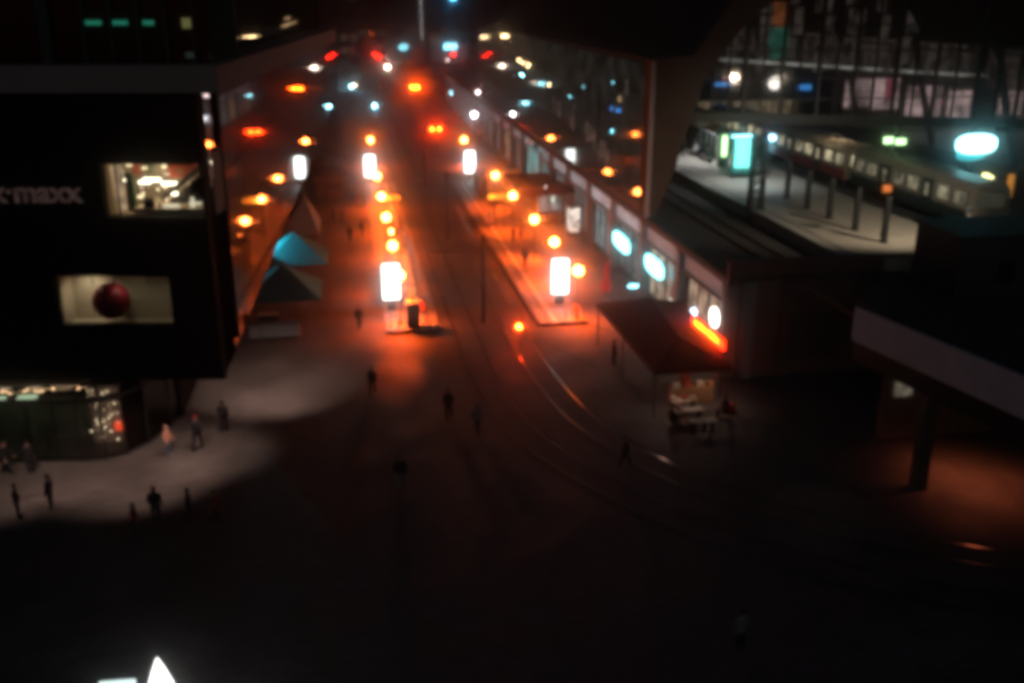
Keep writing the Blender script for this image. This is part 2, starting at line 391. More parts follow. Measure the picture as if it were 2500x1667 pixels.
def bin_(x, y, lb, m, z=.222):
    t = thing('litter_bin', lb, 'bin', (x, y, z), 0, 'litter bins')
    MB().lathe(0, 0, [(.2, .1), (.23, .15), (.24, .85)], 14).build('body', m, t)
    MB().lathe(0, 0, [(.25, .85), (.26, .95), (.12, 1.05)], 14).build('lid', M['darkmetal'], t)
    MB().tube((0, 0, 0), (0, 0, .12), .08).build('foot', M['darkmetal'], t)
M['orangebin'] = mat('orange_plastic', (.7, .16, .03), .5, noise=.1)
bin_(15.9, 67.7, 'orange litter bin at the end of the right platform', M['orangebin'])
bin_(5.0, 70.2, 'orange litter bin under the left platform light column', M['orangebin'])
# small information case near ticket machine glowing orange
t = thing('timetable_case', 'small orange lit timetable case behind the ticket machine', 'timetable case', (4.25, 70.5, .222))
MB().tube((0, 0, 0), (0, 0, 1.5), .05).build('post', M['darkmetal'], t)
MB().box(0, 0, 1.0, .75, .12, .95).build('frame', M['greymetal'], t)
MB().box(0, -.07, 1.05, .66, .02, .85).build('lit_face', emit('orange_case', (1, .3, .06), .8), t)
# red tram signal
def signal(x, y, z, lb, r=.13, m=None, grp='tram signals'):
    t = thing('tram_signal', lb, 'signal', (x, y, 0), 0, grp)
    MB().tube((0, 0, 0), (0, 0, z - .3), .05).build('post', M['darkmetal'], t)
    MB().box(0, .05, z - .35, .36, .22, .7).build('housing', M['darkmetal'], t)
    MB().tube((0, -.05, z), (0, -.1, z), r, r*.95, 14).build('lens', m or M['red_lamp'], t)
signal(10.75, 62.2, 1.35, 'low red tram signal glowing between the tracks before the platforms', .17)

# ================================================================ BLACK BUILDING (left)
U = Vector((-.9866, .1635, 0)); NV = Vector((.1635, .9866, 0)); CC = Vector((-4.7, 34.9, 0)); V = Vector((.038, .9993, 0))
def P(s, d, z): q = CC + U*s + NV*d; return (q.x, q.y, z)
def W(s, t, z): q = CC + V*t + Vector((.9993, -.038, 0))*s; return (q.x, q.y, z)
def slab(b, s0, s1, d0, d1, z0, z1, mi=0):
    b.hexa([P(s0, d0, z0), P(s1, d0, z0), P(s1, d1, z0), P(s0, d1, z0), P(s0, d0, z1), P(s1, d0, z1), P(s1, d1, z1), P(s0, d1, z1)], mi)
bl = thing('department_store', 'black box-shaped department store overhanging the square on the left', 'building', (-4.7, 34.9, 0))
MI = Matrix.Translation((4.7, -34.9, 0))
def B(mb, name, m, parent=bl, **k):
    mb.v = [(x + 4.7, y - 34.9, z) for x, y, z in mb.v]; return mb.build(name, m, parent, **k)
b = MB()
WIN = [(.05, 3.5, 14.88, 16.67), (1.58, 5.61, 10.98, 12.81)]
# front wall as pieces round the two windows
for (s0, s1, z0, z1) in [(0.0, 22, 16.67, 19.0), (3.5, 22, 12.81, 16.67), (0, .05, 12.81, 16.67), (.05, 3.5, 12.81, 14.88), (0, 1.58, 9, 12.81), (5.61, 22, 9, 12.81), (1.58, 5.61, 9, 10.98)]:
    slab(b, s0, s1, 0, .5, z0, z1)
slab(b, 0.3, 22, 3.4, 3.6, 9.4, 18.7); b.hexa([W(-.02,.5,9),W(-.3,116,9),W(-30,116,9),W(-22,4.2,9),W(-.02,.5,9.35),W(-.3,116,9.35),W(-30,116,9.35),W(-22,4.2,9.35)])
B(b, 'wall', M['black'])
M['corner'] = mat('corner_matt_black', (.004, .004, .004), 1, noise=.1, bump=0, spec=0)
# side glass wall in panels
b = MB()
for k in range(24):
    t1 = (k+1)*4.8
    for z0, z1 in ((9.05, 12.3), (12.36, 15.6), (15.66, 18.95)):
        t0 = k*4.8 + .12 if k else (1.3 if z0 > 15 else 3.3)
        b.hexa([W(0, t0, z0), W(0, t1, z0), W(-.25, t1, z0), W(-.25, t0, z0), W(0, t0, z1), W(0, t1, z1), W(-.25, t1, z1), W(-.25, t0, z1)])
B(b, 'glass_facade', M['mirrorglass'])
b = MB()
for z0, z1, tt in ((9.0, 15.63, 3.26), (15.66, 18.95, 1.27)):
    b.hexa([W(0, .09, z0), W(0, tt, z0), W(-.05, tt, z0), W(-.05, .09, z0), W(0, .09, z1), W(0, tt, z1), W(-.05, tt, z1), W(-.05, .09, z1)])
B(b, 'corner_cladding', M['corner'])
b = MB()
b.hexa([W(-.3, 4.6, 9.36), W(-.3, 116, 9.36), W(-12, 116, 9.36), W(-12, 7.2, 9.36), W(-.3, 4.6, 18.9), W(-.3, 116, 18.9), W(-12, 116, 18.9), W(-12, 7.2, 18.9)])
B(b, 'core', M['black'])
# recessed ground floor
b = MB(); b.prism([(-9.6, 53.4), (-9.2, 70), (-8.4, 149), (-25, 149), (-25, 53.4)], 0, 9); B(b, 'ground_floor_wall', M['black'])
b = MB(); b.prism([(-9.15, 70.5), (-8.35, 148.9), (-8.3, 148.9), (-9.1, 70.5)], .6, 4); B(b, 'ground_floor_window', M['mirrorglass'])
# ledge
LA, LB = Vector((-3.95, 34.75)), Vector((-.15, 72.8)); LL = Vector((-3.95 - .9866*22, 34.75 + .1635*22))
b = MB(); b.prism([tuple(LL), tuple(LA), tuple(LB), (-8, 73.5), (-26, 60)], 19.0, 19.85); B(b, 'ledge', M['ledge'])
# rooms behind the two windows
roomw = mat('room_wall', (.5, .4, .29), .8, noise=.1)
def room(s0, s1, z0, z1, depth, mm):
    b = MB(); r0 = max(.0, s0-.1) + .26*(s0 < .2); slab(b, r0, s1+.1, depth, depth+.1, z0-.3, z1+.1); slab(b, r0, s1+.1, .5, depth, z0-.3, z0-.2); slab(b, r0, s1+.1, .5, depth, z1+.02, z1+.1)
    slab(b, r0 - .02, r0 + .05, .5, depth, z0-.3, z1+.1); slab(b, s1+.04, s1+.12, .5, depth, z0-.3, z1+.1)
    B(b, 'room', mm)
room(.05, 3.5, 14.88, 16.67, 3.0, roomw); room(1.58, 5.61, 10.98, 12.81, 1.6, roomw)
w1 = MB(); slab(w1, .05, 3.5, .12, .15, 14.88, 16.67); w1 = B(w1, 'window', M['glass'])
fr = MB(); slab(fr, .0, 3.5, -.02, .12, 14.80, 14.9); slab(fr, 2.95, 3.0, .05, .12, 14.9, 16.67); B(fr, 'frame', M['darkmetal'], w1)
random.seed(5)
lamps = MB()
for s, d, z, a in [(2.45, 2.6, 16.3, .2), (2.1, 2.3, 16.35, .16), (1.6, 2.2, 16.1, .26), (1.75, 2.4, 16.5, .2), (.35, 1.6, 16.45, .14), (2.6, 1.6, 15.75, .2), (2.3, 1.5, 15.85, .3), (1.7, 1.5, 15.72, .26), (1.6, 1.3, 15.4, .2), (3.25, 1.2, 16.2, .06), (3.15, 1.2, 15.9, .05), (3.3, 1.2, 16.45, .05)]:
    slab(lamps, s - a, s + a, d, d + .1, z, z + .06 + a*.1)
B(lamps, 'shop_lamp', emit('shop_lamp', (1, .8, .55), 9))
for q_, (cname, cc, ee) in enumerate([('gold', (1, .7, .4), 3.0), ('rust', (.9, .16, .05), .5), ('olive', (.4, .5, .12), .3)]):
    gm = emit('goods_' + cname, cc, ee)  # shelf goods glow on their own to sparkle in the window
    for k in range(13):
        b = MB(); s_, z_, d_ = random.uniform(.3, 3.1), random.uniform(15.1, 16.5), random.uniform(1.4, 2.8); slab(b, s_, s_ + random.uniform(.05, .2), d_, d_ + .05, z_, z_ + random.uniform(.03, .14)); B(b, 'shelf_goods', gm)
b = MB()
for s0, s1, d, z0, z1, in [(3.12, 3.42, 1.0, 14.9, 16.67)]: slab(b, s0, s1, d, d+.1, z0, z1)
B(b, 'shop_poster', emit('poster_lit', (1, .6, .36), .55, noise=.5))
b = MB(); slab(b, 2.75, 3.0, .9, 1.1, 14.9, 16.2); B(b, 'green_banner', mat('green_cloth', (.05, .13, .03)))
b = MB(); slab(b, .9, 1.9, 2.0, 2.1, 15.9, 16.6); slab(b, 2.9, 3.1, 2, 2.1, 16, 16.6); B(b, 'red_display', mat('red_goods', (.5, .09, .04)))
b = MB(); b.hexa([P(.4, 1.2, 16.3), P(.55, 1.2, 16.45), P(.55, 1.35, 16.45), P(.4, 1.35, 16.3), P(1.9, 1.2, 15.2), P(1.95, 1.2, 15.35), P(1.95, 1.35, 15.35), P(1.9, 1.35, 15.2)]); B(b, 'escalator_rail', M['greymetal'])
b = MB(); b.hexa([P(.2, 1.5, 15.1), P(1.8, 1.5, 15.1), P(1.8, 1.7, 15.1), P(.2, 1.7, 15.1), P(.2, 1.5, 16.35), P(.3, 1.5, 16.35), P(.3, 1.7, 16.35), P(.2, 1.7, 16.35)]); B(b, 'escalator', mat('escalator_dark', (.05, .045, .04)))
b = MB(); q = P(.35, .6, 0); b.ball(q[0], q[1], 15.75, .38, 1, 16); B(b, 'round_fixture', M['black'])
b = MB(); slab(b, .25, 2.7, .5, 2.9, 14.9, 15.08); B(b, 'counter', mat('counter_top', (.6, .48, .36), .4))
b = MB(); slab(b, 1.2, 1.7, .6, .9, 15.1, 15.16); slab(b, .35, .8, .6, .8, 15.2, 15.26); slab(b, .62, .72, .6, .7, 15.1, 15.45); B(b, 'display_goods', emit('goods_lit', (1, .8, .55), 1.2))
b = MB(); slab(b, 2.0, 2.35, .6, .7, 14.9, 15.4); slab(b, 1.78, 1.83, .6, .65, 14.9, 15.3); B(b, 'display_stand', M['black'])
q = P(1.8, 1.0, 16.6); spot('ceiling_spot', bl, (q[0]+4.7, q[1]-34.9, 16.6), (q[0]+4.7, q[1]-34.8, 14), 75, (1, .62, .34), 150, 1)
# lower window: frosted panel, tubes, red ball
w2 = MB(); slab(w2, 1.58, 5.61, .12, .15, 10.98, 12.81); w2 = B(w2, 'window', M['glass'])
b = MB()
for s in (2.4, 3.6, 4.35): slab(b, s, s+.03, .3, .34, 12.4, 12.81)
B(b, 'hanger', M['darkmetal'], w2)
b = MB(); q = P(3.98, .8, 0); b.ball(q[0], q[1], 11.68, .66, 1, 28); B(b, 'red_ball', mat('red_ball', (.32, .02, .03), .5, noise=.1), smooth=True)
q = P(5.2, 1.1, 12.3); 
for (s, z, e) in ((4.9, 12.75, 26), (3.3, 12.78, 6), (1.8, 12.7, 4)):
    q = P(s, .62 if s < 4 else 1.0, z); spot('window_spot', bl, (q[0]+4.7, q[1]-34.9, z), (q[0]+4.75, q[1]-34.6, 10.5), e*3.4, (1, .84, .62), 140, 1)
b = MB()
for k in range(9): q = P(5.5 + .02*math.sin(k*2), .3, 0); b.ball(q[0], q[1], 12.35 - k*.11, .02, 1, 6)
B(b, 'fairy_lights', M['warmdim'])
# sign lettering
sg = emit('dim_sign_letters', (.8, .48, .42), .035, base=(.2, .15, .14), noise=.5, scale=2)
q = P(7.22, -.06, 15.42)
text('sign_lettering', 'k·maxx', 1.02, sg, bl, (q[0] + 4.7, q[1] - 34.9, 15.42), (R(90), 0, R(-9.41)), .05, 'LEFT', .018, 1.02)
# glazed tower above the ledge
b = MB(); slab(b, -.3, 22, 4.5, 4.7, 19.85, 40); slab(b, -.3, 22, 1.2, 4.5, 23.4, 23.6); slab(b, -.3, 22, 1.2, 4.5, 19.86, 20.0)
B(b, 'upper_wall', mat('upper_wall', (.05, .09, .085), .8))
b = MB(); slab(b, -.3, 22, 1.0, 1.06, 19.86, 40); B(b, 'upper_glazing', pane('tinted_glass', (.35, .42, .42), 1.5, .03))
b = MB()
for s in [4.85 + 3.4*k for k in range(5)] + [.1, 1.0, 1.9, 2.8, 3.7]: slab(b, s, s + (.34 if s > 4.5 else .07), .8, 1.0, 19.86, 40)
B(b, 'mullion', mat('mullion_dark', (.04, .045, .05)))
b = MB()
for s0, s1 in ((4.3, 3.75), (3.35, 2.85), (2.3, 1.95), (1.45, .75), (8.2, 7.6)): slab(b, s1, s0, 2.4, 2.5, 21.05, 21.2)
B(b, 'green_light', M['green'])
b = MB(); slab(b, .32, .6, 1.25, 1.3, 20.98, 21.3); B(b, 'yellow_light', M['yellowwin'])
b = MB(); slab(b, .3, .6, 1.25, 1.3, 20.03, 20.22); B(b, 'dim_light', M['greylit'])
b = MB(); b.prism([(-5.2, 36.2), (-1.4, 74), (-2.0, 74), (-5.6, 36.6)], 19.86, 40); B(b, 'tower_side_glazing', M['mirrorglass'])
b = MB(); b.prism([(-1.3, 73.9), (-8, 75), (-8, 75.4), (-1.2, 74.2)], 19.86, 40); B(b, 'tower_end_wall', M['black'])
for k, (y, z) in enumerate([(60.0, 20.75), (61, 20.8), (58.8, 20.4), (59.6, 20.42), (60.4, 20.45), (61.2, 20.46), (62.0, 20.48), (63.4, 20.5)]):
    x = -5.2 + 3.8*(y - 36.2)/37.8 + .06
    B(MB().box(x, y, z, .03, .35, .05), 'lit_pane', emit('pane_gold', (1, .62, .3), 1.6))  # golden reflections in the tower glazing, set on as glowing patches
# soffit downlights making the pale pools
for (x, y, tx, ty, e, sz, nm) in [(-9.5, 41.5, -11.0, 47.0, 3600, 50, 'a'), (-15.5, 42.5, -16.5, 46.8, 2100, 50, 'b'), (-5.2, 50.0, -5.0, 57.2, 6500, 46, 'c'), (-6.2, 46.8, -8.0, 48.4, 1700, 44, 'd')]:
    f = B(MB().tube((x, y, 8.86), (x, y, 9.0), .16, n=14), 'downlight', M['greymetal'])
    spot('downlight_beam', bl, (x + 4.7, y - 34.9, 8.8), (tx + 4.7, ty - 34.9, 0), e, (1, .64, .52), sz + 12, 1, .4)

# ---- shopfront under the box
sh = thing('corner_shop', 'curved glass shopfront glowing under the black building', 'shop', (-14, 49, 0))
def S(mb, name, m, parent=None, **k):
    mb.v = [(x + 14, y - 49, z) for x, y, z in mb.v]; return mb.build(name, m, parent or sh, **k)
curve = [(-24, 49.6), (-17.5, 48.9), (-13.6, 48.5), (-12.6, 48.55), (-11.7, 49.0), (-10.8, 50.2), (-10.0, 52.3), (-9.6, 54)]
b = MB()
for a, c in zip(curve[:-1], curve[1:]): b.wall(a, c, .15, 3.9, .03)
S(b, 'glass', M['glass'])
b = MB()
for a, c in zip(curve[:-1], curve[1:]): b.wall(a, c, 3.05, 3.35, .12); b.wall(a, c, 0, .15, .12)
for x, y in curve[1:]: b.box(x, y, 0, .1, .12, 3.9)
for x in (-22, -20, -18.7, -16.2, -15): b.box(x, 49.2 - .1*(x + 24)/10, 0, .09, .1, 3.05)
S(b, 'frame', M['darkmetal'])
b = MB(); b.box(-18.5, 54.5, 0, 16, .3, 9); b.prism([(-26, 49.8), (-13.6, 48.9), (-10.3, 52.6), (-10.3, 54.3), (-26, 54.3)], 3.9, 4.1); S(b, 'inner_wall', mat('shop_inner', (.16, .17, .13), .8))
b = MB(); random.seed(11)
for k in range(34): b.ball(-19 + k*.17, 49.6, 3.42 + .16*random.random(), random.choice([.015, .02, .045]), 1, 6)
S(b, 'string_lights', emit('string_bulb', (1, .55, .28), 8))
b = MB()
for x, w_ in ((-17.3, .5), (-16.0, .7), (-14.9, .55), (-14.3, .5)): b.box(x, 50.2, 3.42, w_, .1, .42)
S(b, 'glowing_sign_panel', M['warmdim'])
b = MB(); random.seed(3)
for k in range(40): b.ball(-13.5 + random.random()*1.7, 49.3 + random.random()*.8, .3 + random.random()*3.1, random.choice([.012, .02, .035]), 1, 6)
S(b, 'fairy_lights', emit('fairy_bulb', (1, .7, .42), 6))
S(MB().box(-12.0, 49.9, 1.0, .62, .25, .4), 'red_lit_box', emit('red_box_light', (1, .07, .02), 1.5))
S(MB().box(-12.75, 50.6, .1, 1.6, .3, 3.0), 'display_panel', emit('display_glow', (1, .55, .36), .04, base=(.3, .22, .18), noise=.7))
for x in (-18.0, -16.5): S(MB().box(x, 50.5, 2.75, .9, .6, .1), 'ceiling_lamp', emit('ceiling_lamp', (.8, .95, .6), .9))
S(MB().box(-17.6, 52, 0, 7, .5, 2.2), 'shelf', mat('shop_shelf', (.12, .14, .1), .8, noise=.7, scale=4))

# ================================================================ PEOPLE
skin = mat('skin', (.42, .26, .19), .6, noise=.05)
def body(pose='walk', h=1.75, hue=(.02, .02, .025), leg=(.02, .022, .03), hat=None, shoe=(.03, .03, .03), seed=0, bag=False):
    k = h/1.75; s = 1
    # joints (x right, y back, facing -y), in metres
    hip = (0, 0, .95); J = {}
    if pose == 'sit':
        J = dict(pelvis=(0, .05, .5), chest=(0, .08, 1.0), neck=(0, .04, 1.13), head=(0, 0, 1.26), crown=(0, .01, 1.36),
            la=(-.2, .05, 1.02), lb=(-.27, -.05, .76), lc=(-.15, -.3, .64), ra=(.2, .05, 1.02), rb=(.27, -.05, .76), rc=(.14, -.32, .64),
            l1=(-.11, -.02, .5), l2=(-.13, -.43, .5), l3=(-.13, -.42, .09), l4=(-.13, -.56, .05), r1=(.11, -.02, .5), r2=(.13, -.43, .5), r3=(.14, -.36, .09), r4=(.14, -.5, .05))
    else:
        st = {'walk': .30, 'stand': .03, 'step': .17}[pose]
        J = dict(pelvis=(0, 0, .93), chest=(0, -.01, 1.33), neck=(0, -.01, 1.48), head=(0, -.03, 1.61), crown=(0, -.02, 1.71),
            la=(-.2, 0, 1.38), lb=(-.25, st*.45, 1.1), lc=(-.24, st*.35 - .14, .86), ra=(.2, 0, 1.38), rb=(.25, -st*.3, 1.11), rc=(.22, -st*.75 - .1, .9),
            l1=(-.1, 0, .9), l2=(-.105, -st*.55 - .04, .5), l3=(-.1, -st*.75, .09), l4=(-.1, -st*.75 - .16, .045), r1=(.1, 0, .9), r2=(.105, st*.3, .5), r3=(.1, st*1.0, .13), r4=(.1, st*1.0 - .14, .05))
    Rd = dict(pelvis=.185, chest=.205, neck=.065, head=.1, crown=.075, la=.09, lb=.07, lc=.045, ra=.09, rb=.07, rc=.045, l1=.12, l2=.085, l3=.06, l4=.04, r1=.12, r2=.085, r3=.06, r4=.04)
    E = [('pelvis', 'chest'), ('chest', 'neck'), ('neck', 'head'), ('head', 'crown'), ('chest', 'la'), ('la', 'lb'), ('lb', 'lc'), ('chest', 'ra'), ('ra', 'rb'), ('rb', 'rc'),
         ('pelvis', 'l1'), ('l1', 'l2'), ('l2', 'l3'), ('l3', 'l4'), ('pelvis', 'r1'), ('r1', 'r2'), ('r2', 'r3'), ('r3', 'r4')]
    # hands: five short finger chains each side
    for sd, wst in (('l', 'lc'), ('r', 'rc')):
        wx, wy, wz = J[wst]; pl = sd + 'palm'; J[pl] = (wx, wy - .03, wz - .09); Rd[pl] = .03; E.append((wst, pl))
        for fi in range(5):
            a = (fi - 1.7)*.022; n1 = sd + 'f%d' % fi; ln = [.05, .075, .085, .078, .06][fi]
            J[n1] = (wx + (.035 if fi == 0 else .008)*(1 if sd == 'r' else -1), wy - .03 + a, wz - .09 - ln*(.6 if fi == 0 else 1)); Rd[n1] = .009; E.append((pl, n1))
    names = list(J); me = bpy.data.meshes.new('person_skel')
    me.from_pydata([tuple(c*k for c in J[n]) for n in names], [(names.index(a), names.index(b_)) for a, b_ in E], [])
    o = bpy.data.objects.new('tmp', me); col.objects.link(o)
    sk = o.modifiers.new('skin', 'SKIN'); sk.use_smooth_shade = True
    for i, n in enumerate(names):
        r = Rd[n]*k; v = me.skin_vertices[0].data[i]; v.radius = (r, r*(.72 if n in ('chest', 'pelvis') else 1)); v.use_root = (n == 'pelvis')
    sb = o.modifiers.new('sub', 'SUBSURF'); sb.levels = 1; sb.render_levels = 1
    bpy.context.view_layer.update()
    m2 = bpy.data.meshes.new_from_object(o.evaluated_get(bpy.context.evaluated_depsgraph_get()))
    bpy.data.objects.remove(o)
    m2.name = 'person'
    m2.materials.clear()
    for nm, c in (('coat', hue), ('trousers', leg), ('shoes', shoe)): m2.materials.append(mat(nm, c, .85, noise=.2, scale=6))
    m2.materials.append(skin)
    hp = J['pelvis'][2]*k
    for p in m2.polygons:
        c = p.center; p.use_smooth = True
        hand = min((c - Vector(J[q])*k).length for q in ('lpalm', 'rpalm')) < .1*k
        if c.z < .1*k: i = 2
        elif c.z > (J['neck'][2] + .03)*k or hand: i = 3
        elif pose == 'sit': i = 0 if (c.z > hp + .05 and c.y > -.35*k) or c.z > .62*k else 1
        else: i = 0 if c.z > hp - .08*k or (abs(c.x) > .19*k and c.z > .75*k) else 1
        p.material_index = i
    return m2, J, k
def person(x, y, lb, rz=0, z=0, hatc=None, hairc=(.03, .02, .015), bag=None, grp='people walking on the square', **kw):
    m2, J, k = body(**kw)
    t = thing('person', lb, 'person', (x, y, z), rz, grp)
    o = bpy.data.objects.new('body', m2); col.objects.link(o); o.parent = t
    hx, hy, hz = [c*k for c in J['head']]
    b = MB().ball(hx, hy + .025, hz + .045, .112*k, 1.05, 12)
    b.v = [(a, b_, max(c, hz - .02 + (.0 if b_ > hy + .02 else .075))) for a, b_, c in b.v]
    b.build('hat' if hatc else 'hair', mat('headwear', hatc or hairc, .9), t, True)
    f = MB().ball(hx, hy - .105*k, hz - .01, .014, 1.4, 6).ball(hx - .035, hy - .093*k, hz + .02, .009, 1, 6).ball(hx + .035, hy - .093*k, hz + .02, .009, 1, 6).box(hx, hy - .098*k, hz - .055, .04, .008, .01)
    f.build('face', mat('features', (.2, .1, .08)), t)
    if bag:
        cx, cy_, cz = [c*k for c in J['chest']]
        MB().box(cx, cy_ + .2, cz - .3, .3, .16, .42).build('backpack', mat('bag', bag, .8), t, bevel=.04)
    return t
def face(dx, dy): return math.atan2(dx, -dy)  # rotate so that -y turns towards (dx,dy)
dk = (.018, .018, .022)
person(14.6, 81.4, 'person in dark coat walking away alone on the orange lit right platform', face(0, 1), .222, pose='walk', bag=(.03, .03, .03))
person(.4, 67.4, 'person in dark jacket standing alone left of the ticket machine', face(.2, -1), pose='step')
person(-9.6, 48.6, 'person in pink jacket and blue jeans walking before the curved shopfront', face(1, -.3), hatc=(.5, .3, .26), pose='step', h=1.6, hue=(.62, .3, .22), leg=(.06, .09, .17), shoe=(.6, .6, .6))
person(-8.2, 48.9, 'tall person in long black coat and red cap beside the pink jacket', face(.3, 1), hatc=(.2, .02, .02), pose='walk', h=1.95, bag=(.02, .02, .02))
person(-7.1, 51.0, 'person in black jacket with shoulder bag right of the red cap', face(.2, 1), pose='step', h=1.8, bag=(.05, .05, .06))
person(-13.9, 43.4, 'person in dark hooded coat standing at the left of the pale pool of light', face(-1, .2), pose='stand', h=1.8)
person(-15.2, 42.9, 'person in dark coat next to the hooded coat at far left', face(1, .1), pose='stand', h=1.7)
person(-9.0, 41.3, 'person in black top with reddish hair at the lower rim of the pale pool', face(0, 1), hairc=(.25, .05, .03), pose='stand', h=1.85)
person(-9.75, 40.4, 'person in dark red jacket at the dark foot of the pale pool', face(1, 0), pose='stand', hue=(.2, .015, .01), h=1.6)
person(-7.6, 41.3, 'person in black jacket mid crowd below the pale pool', face(-1, 0), pose='stand', h=1.65)
person(-6.4, 40.8, 'person in red jacket at the right of the crowd below the pale pool', face(-1, -.2), pose='step', hue=(.25, .03, .02), h=1.7)
person(-17.0, 47.6, 'person in dark clothes at far left of the shop window', face(1, 0), pose='walk', h=1.75)
person(-15.9, 47.5, 'person in black coat looking into the shop window at left', face(0, 1), pose='stand', h=1.75)
person(.9, 55.1, 'person in black walking on the dim orange ground left of the track', face(-.3, -1), pose='walk')
person(6.2, 48.6, 'person in pale grey top walking below the orange light', face(.4, -1), pose='walk', hue=(.2, .2, .2), h=1.7)
person(4.9, 50.9, 'person in black coat beside the pale grey top', face(-.2, -1), pose='walk')
person(1.8, 42.8, 'person with pale grey trousers walking in the dark foreground', face(0, -1), pose='walk', leg=(.2, .2, .2), h=1.8)
person(12.8, 43.3, 'person in dark jacket crossing the curved tram track', face(1, 0), pose='walk')
person(12.9, 28.4, 'person in pale grey jacket alone at the bottom of the dark square', face(0, 1), pose='stand', hue=(.16, .16, .16))
person(15.1, 90.4, 'person in reddish coat with white hat on the right platform', face(0, -1), .222, hatc=(.6, .5, .45), pose='stand', hue=(.22, .05, .03))
person(16.1, 92.2, 'person in dark red jacket just left of the third right lamp', face(1, 0), .222, pose='stand', hue=(.15, .03, .02))
person(15.0, 102.5, 'person in brown coat walking below the right departure board', face(0, 1), .222, pose='walk', hue=(.1, .04, .03))
person(.1, 93.8, 'person in black coat left of the left platform', face(0, -1), pose='stand')
person(1.3, 95.9, 'person in brown coat leaning by the left platform lamps', face(1, -1), pose='walk', hue=(.06, .03, .02))
person(-1.5, 103.0, 'tall person in black behind the beige tent', face(1, .5), pose='stand', h=1.85)
person(-.6, 101.8, 'person in dark grey near the beige tent', face(-1, .5), pose='walk', hue=(.04, .04, .04))
person(-2.3, 112.8, 'farthest person in dark clothes on the left plaza', face(0, 1), pose='walk')
person(1.2, 110.5, 'person in dark coat far back by the left platform kerb', face(0, -1), pose='walk')
g2 = 'guests at the market tables'
person(16.0, 57.4, 'guest in dark coat standing at the left side of the red marquee', face(1, 0), pose='stand', grp=g2)
person(16.6, 47.6, 'guest in black seated at left of the table before the red marquee', face(1, .2), pose='sit', grp=g2)
person(19.9, 48.4, 'guest in black jacket seated right of the table before the red marquee', face(-1, 0), pose='sit', grp=g2)
person(18.7, 51.8, 'vendor in red top behind the counter of the red marquee', face(0, -1), pose='stand', hue=(.3, .06, .04), grp=g2)

# ================================================================ MARKET under the red marquee
t = thing('red_marquee', 'large dark red tent roof over market tables beside the viaduct', 'marquee', (18, 55, 0))
def Q(mb, name, m, parent=None, ox=18, oy=55, **k):
    mb.v = [(x - ox, y - oy, z) for x, y, z in mb.v]; return mb.build(name, m, parent or t, **k)
z = 2.85
cor = [(15.9, 48.9, z), (20.3, 48.9, z), (21.6, 61.2, z), (15.9, 61.8, z)]; rd = [(18.0, 51.5, 3.9), (18.7, 58.8, 3.9)]
v = cor + rd
b = MB(); b.add(v, [(0, 1, 4), (1, 2, 5, 4), (2, 3, 5), (3, 0, 4, 5)]); v2 = [(x, y, zz - .06) for x, y, zz in v]
b.add(v2, [(1, 0, 4), (2, 1, 4, 5), (3, 2, 5), (0, 3, 5, 4)])
Q(b, 'roof', M['red'])
b = MB()
for a, c in zip(cor, cor[1:] + cor[:1]): b.wall(a[:2], c[:2], z - .28, z, .03)
Q(b, 'valance', M['red'])
for x, y in ((16.0, 49.0), (20.2, 49.0), (21.4, 61.0), (16.0, 61.6), (15.95, 55.3)): Q(MB().tube((x, y, 0), (x, y, z), .05), 'pole', M['greymetal'])
b = MB(); b.box(18.8, 51.0, .0, 2.6, .5, .95); Q(b, 'counter', M['wood'])
b = MB(); b.tube((19.9, 49.5, 2.5), (19.9, 49.5, 2.62), .12); b.tube((17.1, 49.8, 2.45), (17.1, 49.8, 2.55), .08); Q(b, 'hanging_lamp', emit('marquee_lamp', (1, .75, .5), 14))
spot('lamp_beam', t, (1.9, -5.4, 2.5), (1.0, -5.0, 0), 70, (1, .6, .4), 165, 1)
spot('lamp_beam', t, (-.9, -5.2, 2.4), (-.6, -6.6, 0), 45, (1, .6, .45), 165, 1)
# goods on the counter
random.seed(9)
for i, (x, y, c, lb) in enumerate([(17.9, 51.0, (.6, .55, .5), 'pale paper bag on the left of the marquee counter'), (18.6, 50.95, (.55, .1, .05), 'red box in the middle of the marquee counter'), (19.3, 51.05, (.6, .5, .42), 'cream box on the marquee counter under the lamp'), (19.9, 50.95, (.45, .2, .08), 'brown box at the right end of the marquee counter')]):
    tag(MB().box(x, y, .95, .42, .3, .3, .1*i).build('goods_box', mat('goods', c, .8), bevel=.02), lb, 'box', 'boxes on the marquee counter')
for i, (x, y, z_, c, lb) in enumerate([(17.3, 49.6, .77, (.6, .5, .45), 'pale parcel at the left of the table under the marquee edge'), (18.0, 49.7, .77, (.4, .08, .05), 'red parcel in the middle of the table under the marquee edge'), (18.4, 49.5, .77, (.55, .42, .3), 'tan parcel at the right of the table under the marquee edge'), (17.2, 48.3, .77, (.5, .3, .25), 'rosy parcel on the middle market table')]):
    tag(MB().box(x, y, z_, .34, .26, .22, .3*i).build('parcel', mat('parcel', c, .8), bevel=.02), lb, 'parcel', 'parcels on the market tables')
def table(x, y, rz, lb, ln=1.9):
    t = thing('beer_table', lb, 'table', (x, y, 0), rz, 'market tables before the red marquee')
    MB().box(0, 0, .73, ln, .6, .04).build('tabletop', M['stud'], t)
    for sx in (-1, 1): MB().box(sx*ln*.38, 0, 0, .05, .5, .73).build('leg', M['darkmetal'], t)
def bench(x, y, rz, lb):
    t = thing('beer_bench', lb, 'bench', (x, y, 0), rz, 'market benches before the red marquee')
    MB().box(0, 0, .43, 1.9, .26, .035).build('seat', M['wood'], t)
    for sx in (-1, 1): MB().box(sx*.72, 0, 0, .05, .24, .43).build('leg', M['darkmetal'], t)
table(17.9, 49.6, .05, 'white table under the front edge of the red marquee', 1.5)
table(17.6, 48.2, .03, 'dim white table one row before the red marquee')
